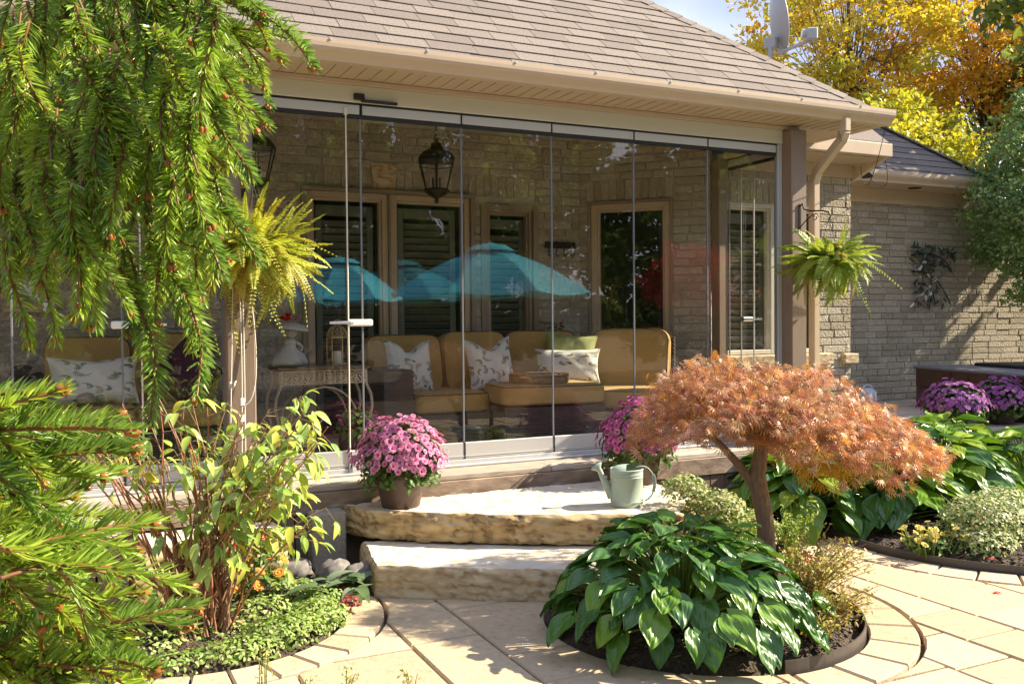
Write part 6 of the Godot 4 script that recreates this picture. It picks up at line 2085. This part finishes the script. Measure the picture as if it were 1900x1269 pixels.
const SPRUCE := [[0.229, 2.181, 3.717, 0.366, 2.068, 3.943], [0.238, 2.127, 3.751, 0.377, 1.998, 3.898], [0.208, 2.047, 3.707, 0.353, 1.913, 3.799], [0.222, 2.049, 3.847, 0.286, 1.803, 3.98], [0.146, 1.971, 3.958, 0.202, 1.721, 4.144], [0.221, 1.915, 3.791, 0.303, 1.691, 3.859], [0.192, 1.86, 3.723, 0.262, 1.578, 3.909], [0.139, 1.656, 3.884, 0.201, 1.457, 4.064], [0.2, 1.868, 3.904, 0.228, 1.635, 4.037], [0.078, 1.659, 3.841, 0.111, 1.445, 4.023], [0.098, 1.911, 3.671, 0.175, 1.655, 3.742], [0.026, 1.975, 3.894, 0.102, 1.733, 4.037], [0.017, 1.73, 4.008, 0.009, 1.498, 4.062], [-0.052, 1.837, 3.582, -0.049, 1.552, 3.671], [-0.126, 1.796, 3.675, -0.103, 1.567, 3.696], [0.044, 2.284, 3.596, 0.024, 1.952, 3.726], [0.011, 1.836, 3.885, 0.067, 1.594, 3.927], [0.149, 1.927, 3.913, 0.177, 1.675, 4.059], [0.207, 2.075, 3.672, 0.247, 1.806, 3.757], [0.221, 2.204, 3.789, 0.258, 1.916, 3.939], [-0.055, 2.132, 3.505, -0.07, 1.8, 3.664], [-0.037, 1.883, 3.838, -0.027, 1.634, 4.002], [-0.082, 2.067, 3.802, -0.099, 1.819, 3.852], [0.02, 2.079, 3.888, 0.094, 1.835, 3.955], [0.144, 2.242, 3.795, 0.184, 1.988, 3.829], [-0.003, 2.374, 3.557, -0.004, 2.083, 3.604], [-0.05, 2.246, 3.682, -0.064, 1.969, 3.753], [0.205, 2.215, 4.032, 0.235, 1.959, 4.135], [0.156, 2.337, 3.581, 0.232, 2.05, 3.784], [0.086, 2.317, 3.727, 0.133, 2.037, 3.829], [0.071, 1.978, 3.939, 0.053, 1.724, 4.013], [0.174, 1.825, 3.615, 0.22, 1.594, 3.719], [0.052, 1.824, 3.811, 0.04, 1.571, 3.86], [-0.101, 1.907, 3.656, -0.076, 1.627, 3.84], [0.111, 2.13, 3.613, 0.171, 1.867, 3.705], [0.156, 2.036, 3.936, 0.212, 1.805, 4.113], [0.014, 1.989, 3.777, 0.001, 1.738, 3.893], [0.125, 1.809, 3.699, 0.17, 1.552, 3.845], [-0.146, 2.238, 2.988, -0.036, 1.968, 3.159], [0.342, 2.222, 3.327, 0.337, 1.928, 3.443], [-0.173, 2.124, 3.148, -0.052, 1.826, 3.325], [0.16, 2.396, 3.2, 0.26, 2.052, 3.368], [-0.109, 2.115, 2.954, 0, 1.748, 3.127], [0.325, 2.322, 3.345, 0.34, 1.988, 3.472], [0.246, 2.353, 3.216, 0.342, 2.021, 3.382], [-0.204, 2.041, 3.07, -0.099, 1.77, 3.239], [0.052, 1.993, 3.163, 0.156, 1.775, 3.33], [-0.146, 2.304, 3.053, -0.103, 1.984, 3.193], [0.13, 2.43, 3.28, 0.162, 2.197, 3.413], [-0.143, 2.21, 3.317, -0.105, 1.999, 3.451], [-0.018, 2.271, 3.136, 0.07, 2.015, 3.296], [0.275, 2.488, 3.385, 0.306, 2.209, 3.519], [-0.143, 2.01, 3.215, -0.125, 1.727, 3.342], [-0.221, 2.224, 3.191, -0.132, 1.889, 3.354], [0.19, 2.323, 3.123, 0.281, 2.037, 3.285], [-0.257, 2.232, 3.049, -0.113, 1.88, 3.239], [0.157, 2.317, 3.063, 0.16, 2.067, 3.182], [0.031, 2.14, 3.424, 0.111, 1.829, 3.582], [-0.025, 2.272, 3.346, 0.018, 1.94, 3.487], [-0.081, 1.933, 2.948, 0.017, 1.674, 3.112], [0.311, 2.339, 3.401, 0.345, 1.991, 3.537], [0.063, 2.359, 3.248, 0.084, 2.054, 3.376], [-0.066, 2.325, 3.017, 0.061, 2.09, 3.196], [-0.005, 2.399, 2.96, 0.117, 2.123, 3.136], [-0.096, 2.547, 2.882, -0.042, 2.21, 3.028], [-0.037, 2.085, 3.136, 0.072, 1.852, 3.306], [0.189, 2.322, 3.277, 0.233, 2.059, 3.417], [-0.002, 2.226, 3.284, 0.1, 1.936, 3.452], [-0.302, 2.416, 3.083, -0.164, 2.074, 3.269], [0.059, 2.589, 3.072, 0.124, 2.265, 3.223], [0.075, 2.113, 3.257, 0.198, 1.848, 3.434], [-0.022, 2.004, 3.372, 0.022, 1.703, 3.511], [-0.183, 1.315, 4.465, -0.043, 1.311, 4.517], [-0.2, 1.261, 4.437, -0.063, 1.263, 4.423], [-0.056, 1.038, 4.396, 0.088, 1.01, 4.428], [-0.091, 1.148, 4.56, 0.037, 1.131, 4.526], [-0.163, 1.076, 4.366, -0.01, 1.091, 4.475], [-0.085, 0.963, 4.412, 0.058, 1.02, 4.589], [-0.171, 1.179, 4.275, -0.05, 1.178, 4.271], [-0.239, 1.136, 4.284, -0.079, 1.117, 4.28], [-0.27, 1.253, 4.297, -0.111, 1.215, 4.399], [-0.127, 1.184, 4.446, -0.012, 1.156, 4.401], [-0.222, 1.345, 4.512, -0.116, 1.29, 4.466], [-0.125, 1.012, 4.369, 0.027, 0.999, 4.362], [-0.172, 1, 4.324, -0.04, 0.99, 4.385], [-0.242, 1.047, 4.046, -0.083, 1, 4.168], [-0.145, 0.976, 4.353, 0.001, 0.992, 4.514], [-0.28, 1.199, 4.205, -0.127, 1.165, 4.291], [-0.203, 1.259, 4.45, -0.07, 1.232, 4.433], [-0.211, 1.151, 4.447, -0.094, 1.135, 4.432], [-0.26, 1.207, 4.127, -0.095, 1.161, 4.245], [-0.142, 1.18, 4.521, -0.037, 1.158, 4.514], [-0.156, 1.152, 3.997, -0.002, 1.042, 4.074], [-0.188, 1.262, 4.037, -0.027, 1.238, 4.114], [-0.306, 1.18, 3.708, -0.142, 1.173, 3.787], [-0.265, 1.047, 3.938, -0.148, 0.977, 3.996], [-0.165, 1.101, 3.973, -0.053, 1.096, 4.027], [-0.212, 0.935, 3.939, -0.05, 0.888, 4.018], [-0.199, 1.075, 3.84, -0.063, 0.966, 3.908], [-0.308, 1.23, 4.017, -0.155, 1.182, 4.091], [-0.187, 1.282, 3.93, -0.021, 1.248, 4.01], [-0.191, 1.155, 4.055, -0.085, 1.067, 4.108]]

# ---------------------------------------------------------------- spruce
func sprig_mesh(l: float, seed_: int, c1: Color, c2: Color, bend: float) -> ArrayMesh:
	var mb := MB.new()
	var r := RandomNumberGenerator.new()
	r.seed = seed_
	var n := 14
	var pts := PackedVector3Array()
	for i in n + 1:
		var s := float(i) / n
		pts.append(V(l * s, -bend * l * s * s, 0.012 * sin(s * 4.0 + seed_)))
	mb.col = Color(0.30, 0.14, 0.05)
	mb.tube(pts, radii(0.0030, 0.0018, n), 5, false)
	var count := int(l / 0.0008)
	for k in count:
		var t := (k + r.randf()) / count
		var j := mini(n - 1, int(t * n))
		var p := pts[j].lerp(pts[j + 1], t * n - j)
		var d := (pts[j + 1] - pts[j]).normalized()
		# needles comb upward and sideways, few point straight down
		var a := r.randf_range(-2.5, 2.5)
		if absf(a) > 1.9 and r.randf() < 0.5: a *= 0.6
		var o := V(0, cos(a), sin(a))
		o = (o - d * o.dot(d)).normalized()
		var fwd := r.randf_range(0.45, 0.95) + 1.1 * pow(t, 5.0)
		var dir := (o + d * fwd).normalized()
		var ln := r.randf_range(0.019, 0.027) * (0.75 + 0.35 * sin(PI * minf(1.0, t + 0.15)))
		var w := dir.cross(ball_r(r)).normalized() * 0.0014
		var curve := (Vector3.UP * 0.12 + d * 0.25) * ln
		mb.col = c1.lerp(c2, r.randf()) * r.randf_range(0.8, 1.2)
		var b := p + o * 0.002
		var m1 := b + dir * ln * 0.6
		var e := b + dir * ln + curve * 0.5
		mb.tri(b - w * 0.6, m1 + w, m1 - w); mb.tri(b - w * 0.6, b + w * 0.6, m1 + w); mb.tri(m1 - w, m1 + w, e)
	# buds at the tip
	mb.col = Color(0.42, 0.18, 0.045)
	for k in 3:
		var tip := pts[n] + V(r.randf_range(-0.004, 0.003), r.randf_range(-0.004, 0.004), r.randf_range(-0.005, 0.005))
		mb.lathe([Vector2(0, -0.005), Vector2(0.0036, -0.002), Vector2(0.0036, 0.002), Vector2(0.0, 0.006)], 7, Transform3D(Basis(Vector3.BACK, -PI / 2 + r.randf_range(-0.5, 0.5)), tip))
	return mb.mesh(M.spruce)

func ball_r(r: RandomNumberGenerator) -> Vector3:
	return V(r.randf_range(-1, 1), r.randf_range(-1, 1), r.randf_range(-1, 1))

func build_spruce() -> void:
	R.seed = 12107
	var n := thing("spruce_tree", "spruce tree with drooping needle branches filling the left foreground", "spruce tree", V(-0.95, 0, 2.95))
	var o := n.position
	var m := MB.new()
	m.tube(PackedVector3Array([V(0, -0.05, 0), V(0.02, 1.5, 0.02), V(0, 3.2, 0), V(0.01, 6.5, 0)]), PackedFloat32Array([0.17, 0.14, 0.11, 0.03]), 12)
	part(n, "trunk", m.mesh(M.bark))
	var cols := [[Color(0.19, 0.33, 0.035), Color(0.30, 0.42, 0.05)], [Color(0.26, 0.40, 0.035), Color(0.40, 0.50, 0.06)], [Color(0.13, 0.25, 0.04), Color(0.22, 0.34, 0.06)], [Color(0.20, 0.34, 0.05), Color(0.33, 0.43, 0.08)]]
	var kinds := []
	for k in 8: kinds.append(sprig_mesh([0.16, 0.13, 0.18, 0.11, 0.15, 0.10, 0.14, 0.12][k], 70 + k, cols[k % 4][0], cols[k % 4][1], [0.15, 0.3, 0.2, 0.1, 0.4, 0.2, 0.05, 0.3][k]))
	var lens := [0.16, 0.13, 0.18, 0.11, 0.15, 0.10, 0.14, 0.12]
	var idx := 0
	for s in SPRUCE:
		var a := V(s[0], s[1], s[2]) - o
		var b := V(s[3], s[4], s[5]) - o
		var mid := a.lerp(b, 0.5) + V(0, 0.025, 0)
		var pts := curve3(a, mid, b, 8)
		var bm := MB.new()
		bm.tube(pts, radii(0.0026, 0.0018, 8), 6)
		var br := part(n, "branch", bm.mesh(M.bark_twig))
		var len_ := a.distance_to(b)
		# needles along the branch itself
		var k := 0.02
		while k < len_ - 0.06:
			var t := k / len_
			var j := mini(7, int(t * 8))
			var p := pts[j].lerp(pts[j + 1], t * 8 - j)
			var d := (pts[j + 1] - pts[j]).normalized()
			var q: int = pick([0, 2, 4, 6])
			part(br, "sprig", kinds[q], Transform3D(look(Vector3.ZERO, d).rotated(d, rr(-0.5, 0.5)).scaled(Vector3.ONE * 1.4), p))
			k += lens[q] * 1.05
		# tip
		var dt := (pts[8] - pts[7]).normalized()
		part(br, "sprig", kinds[1], Transform3D(look(Vector3.ZERO, dt).scaled(Vector3.ONE * 1.3), pts[8] - dt * 0.15))
		# side shoots
		for sgn: float in [-1.0, 1.0]:
			if R.randf() < 0.25: continue
			var t2 := rr(0.15, 0.6)
			var j2 := int(t2 * 8)
			var d2 := (pts[j2 + 1] - pts[j2]).normalized()
			var sd := d2.cross(V(0.43, 0, -0.9)).normalized() * sgn
			var dir := (d2 * 0.8 + sd * 0.65 + V(0, -0.15, 0)).normalized()
			part(br, "sprig", kinds[R.randi() % 8], Transform3D(look(Vector3.ZERO, dir).scaled(Vector3.ONE * rr(1.0, 1.35)), pts[j2]))
		idx += 1
	# limbs from the trunk to the branch clusters
	for t in [[2.1, V(0.9, 0.55, -0.35), V(1.15, 0.35, 0.0)], [2.4, V(0.6, 0.3, 0.3), V(1.05, 0.0, 0.25)], [1.7, V(0.5, 0.3, 0.2), V(0.85, 0.15, 0.3)], [0.9, V(0.4, 0.2, 0.4), V(0.75, 0.05, 0.75)], [1.15, V(0.4, 0.15, 0.3), V(0.7, 0.0, 0.55)]]:
		var lm := MB.new()
		var p0 := V(0, t[0], 0)
		lm.tube(curve3(p0, p0 + t[1] * 0.6, p0 + t[1] + t[2] * 0.15, 8), radii(0.02, 0.007, 8), 7)
		part(n, "limb", lm.mesh(M.bark))

# ---------------------------------------------------------------- trees
func tree(called: String, label: String, at: Vector3, h: float, crown_c: Vector3, crown_r: Vector3, clumps: int, per: int, leaf: Mesh, cols: Array, group: String, spread := 0.35, trunk_r := 0.12, bark: Material = null) -> void:
	R.seed = 4114
	var n := thing(called, label, "tree", at, 0.0, group)
	var bk: Material = bark if bark else M.bark_grey
	var m := MB.new()
	m.tube(PackedVector3Array([V(0, -0.1, 0), V(rr(-0.05, 0.05), h * 0.35, rr(-0.05, 0.05)), crown_c * 0.8 + V(0, 0, 0), crown_c + V(0, crown_r.y * 0.7, 0)]), PackedFloat32Array([trunk_r, trunk_r * 0.8, trunk_r * 0.5, trunk_r * 0.1]), 10)
	part(n, "trunk", m.mesh(bk))
	var ts := []
	var cs := []
	m = MB.new()
	for i in clumps:
		var d := ball(i)
		var p := crown_c + d * crown_r * pow(rr(0.15, 1.0), 0.4)
		var st := V(0, lerpf(h * 0.3, crown_c.y, rr(0.2, 1.0)), 0)
		m.tube(curve3(st, st.lerp(p, 0.5) + V(0, 0.15 * crown_r.y, 0), p, 6), radii(trunk_r * 0.11, trunk_r * 0.02, 6), 5, false)
		var base: Color = pick(cols)
		for k in per:
			var q := p + ball(k) * V(1, 0.7, 1) * spread * pow(R.randf(), 0.6)
			ts.append(Transform3D(basis_up((ball(k) + V(0, 0.5, 0)).normalized(), rr(0, TAU)).scaled(Vector3.ONE * rr(0.7, 1.3)), q))
			cs.append(base.lerp(pick(cols), 0.35) * rr(0.8, 1.2))
	part(n, "limbs", m.mesh(bk))
	multi(n, "crown", leaf, ts, cs).set_meta("kind", "stuff")

func simple_leaf(l: float, w: float) -> ArrayMesh:
	var m := MB.new()
	for g: float in [-1.0, 1.0]:
		var e := V(l * 0.45, 0.15 * w, g * w / 2)
		m.trin(V(0, 0, 0), e, V(l * 0.45, 0, 0), Vector3.UP); m.trin(e, V(l, -0.1 * l, 0), V(l * 0.45, 0, 0), Vector3.UP)
	return m.mesh(M.leafy)

func build_trees() -> void:
	R.seed = 11121
	var small := simple_leaf(0.11, 0.07)
	var mid := simple_leaf(0.058, 0.034)
	var gold := [Color(0.66, 0.50, 0.03), Color(0.70, 0.54, 0.04), Color(0.70, 0.40, 0.03), Color(0.50, 0.50, 0.04), Color(0.62, 0.56, 0.07)]
	var g2 := "yellowing trees behind the house"
	tree("golden_tree", "tall golden-yellow autumn tree behind the satellite dish", V(13.4, 0, -7.2), 9.5, V(0, 6.6, 0), V(2.1, 2.7, 1.9), 190, 80, small, gold, g2, 0.42, 0.12)
	tree("golden_tree", "orange-tinged autumn tree at the upper right above the wing roof", V(16.2, 0, -6.4), 9.5, V(0, 6.6, 0), V(2.0, 2.6, 1.9), 200, 80, small, [Color(0.70, 0.38, 0.03), Color(0.70, 0.48, 0.04), Color(0.66, 0.54, 0.05), Color(0.70, 0.32, 0.03)], g2, 0.42, 0.12)
	tree("golden_tree", "lower yellow-green tree just above the wing roof ridge", V(12.6, 0, -5.6), 5.6, V(0, 4.2, 0), V(1.8, 1.0, 1.4), 120, 80, small, [Color(0.50, 0.50, 0.04), Color(0.62, 0.54, 0.04), Color(0.40, 0.44, 0.05)], g2, 0.38, 0.08)
	var green := [Color(0.14, 0.26, 0.06), Color(0.22, 0.34, 0.09), Color(0.10, 0.19, 0.05), Color(0.28, 0.38, 0.13)]
	tree("green_tree", "green leafy tree overhanging the wing roof at the right edge", V(11.5, 0, -0.95), 4.4, V(-1.0, 2.85, -0.25), V(1.15, 1.35, 0.75), 300, 70, mid, green, "", 0.24, 0.06)

func build_side_trees() -> void:
	var lf := simple_leaf(0.20, 0.12)
	var gr := [Color(0.10, 0.18, 0.03), Color(0.14, 0.22, 0.04), Color(0.22, 0.26, 0.04)]
	for s in [[V(13.2, 0, -2.0), 9.4, "tallest"], [V(17.5, 0, -5.0), 7.8, "further"], [V(13.6, 0, 0.7), 5.2, "lowest"]]:
		tree("shade_tree", "tall garden tree beyond the right edge that shades the wing wall, " + s[2] + " one", s[0], s[1], V(0, s[1] * 0.67, 0), V(1.8, s[1] * 0.30, 1.8), 120, 60, lf, gr, "shade trees beyond the right edge", 0.5, 0.14)

func build_garden_behind() -> void:
	R.seed = 19128
	# what the glass mirrors: parasols, a red maple and the trees of the garden behind the viewer
	for u in [[V(4.93, 0, 5.1), 1.36, 0.0, "turquoise patio parasol with a vented top, mirrored in the glass"], [V(3.75, 0, 8.2), 1.0, 0.5, "second turquoise parasol further off, mirrored left in the glass"]]:
		var n := thing("patio_umbrella", u[3], "umbrella", u[0], u[2], "turquoise patio umbrellas")
		var r: float = u[1]
		var m := MB.new()
		m.tube(PackedVector3Array([V(0, 0, 0), V(0, 2.5, 0)]), PackedFloat32Array([0.022]), 10)
		part(n, "pole", m.mesh(M.aluminium))
		m = MB.new()
		m.lathe([Vector2(0, 0), Vector2(0.25, 0), Vector2(0.24, 0.06), Vector2(0.03, 0.08), Vector2(0.03, 0.3)], 24)
		part(n, "base", m.mesh(M.concrete))
		m = MB.new()
		var ribs := MB.new()
		for k in 8:
			var a := TAU * k / 8
			var b := TAU * (k + 1) / 8
			var P := []
			for i in 9:
				var t := i / 8.0
				for j in 7:
					var s := j / 6.0
					var p := (V(cos(a), 0, sin(a)).lerp(V(cos(b), 0, sin(b)), s)) * lerpf(0.22, r, t)
					P.append(p + V(0, 2.36 - 0.56 * t - 0.05 * sin(PI * s) * t + 0.05 * sin(PI * t), 0))
			m.grid(P, 9, 7)
			ribs.bar(V(cos(a) * 0.1, 2.37, sin(a) * 0.1), V(cos(a) * r, 1.79, sin(a) * r), 0.012, 0.012)
		part(n, "canopy", m.mesh(M.turquoise))
		m = MB.new()
		m.lathe([Vector2(0.34, 2.36), Vector2(0.22, 2.43), Vector2(0.0, 2.47)], 8)
		part(n, "vent", m.mesh(M.turquoise))
		part(n, "ribs", ribs.mesh(M.aluminium))
	var lf := simple_leaf(0.07, 0.04)
	var big := simple_leaf(0.24, 0.16)
	tree("red_maple", "red-leaved maple beyond the right edge, mirrored in the end panes", V(8.65, 0, 5.55), 2.9, V(0, 2.05, 0), V(0.95, 0.55, 0.7), 110, 70, lf, [Color(0.62, 0.03, 0.025), Color(0.70, 0.06, 0.04), Color(0.45, 0.02, 0.025)], "", 0.2, 0.04)
	var gr := [Color(0.07, 0.14, 0.03), Color(0.12, 0.20, 0.035), Color(0.28, 0.36, 0.06), Color(0.05, 0.10, 0.025)]
	var spots := [[V(2.0, 0, 13.0), 6.2], [V(5.0, 0, 14.5), 7.1], [V(8.0, 0, 13.5), 6.4], [V(11.0, 0, 15.0), 7.6], [V(14.5, 0, 14.0), 6.9], [V(18.0, 0, 15.5), 7.9], [V(-1.5, 0, 14.0), 6.8], [V(-5.5, 0, 13.0), 7.0], [V(21.5, 0, 14.0), 8.0], [V(-8.5, 0, 5.0), 6.5], [V(-10.5, 0, 8.5), 7.5], [V(-7.5, 0, 2.0), 6.0]]
	var where := ["behind the viewer, first from the left", "second from the left", "third from the left", "fourth from the left", "fifth from the left", "sixth from the left", "left of centre", "at the far left", "at the far right", "first along the left garden edge", "second along the left garden edge", "third along the left garden edge"]
	for i in spots.size():
		var hh: float = spots[i][1]
		tree("garden_tree", "dark green garden tree mirrored in the glass, " + where[i], spots[i][0], hh, V(0, hh * 0.52, 0), V(2.3, hh * 0.50, 1.8), 190, 60, big, gr, "trees mirrored in the porch glass", 0.5, 0.14)
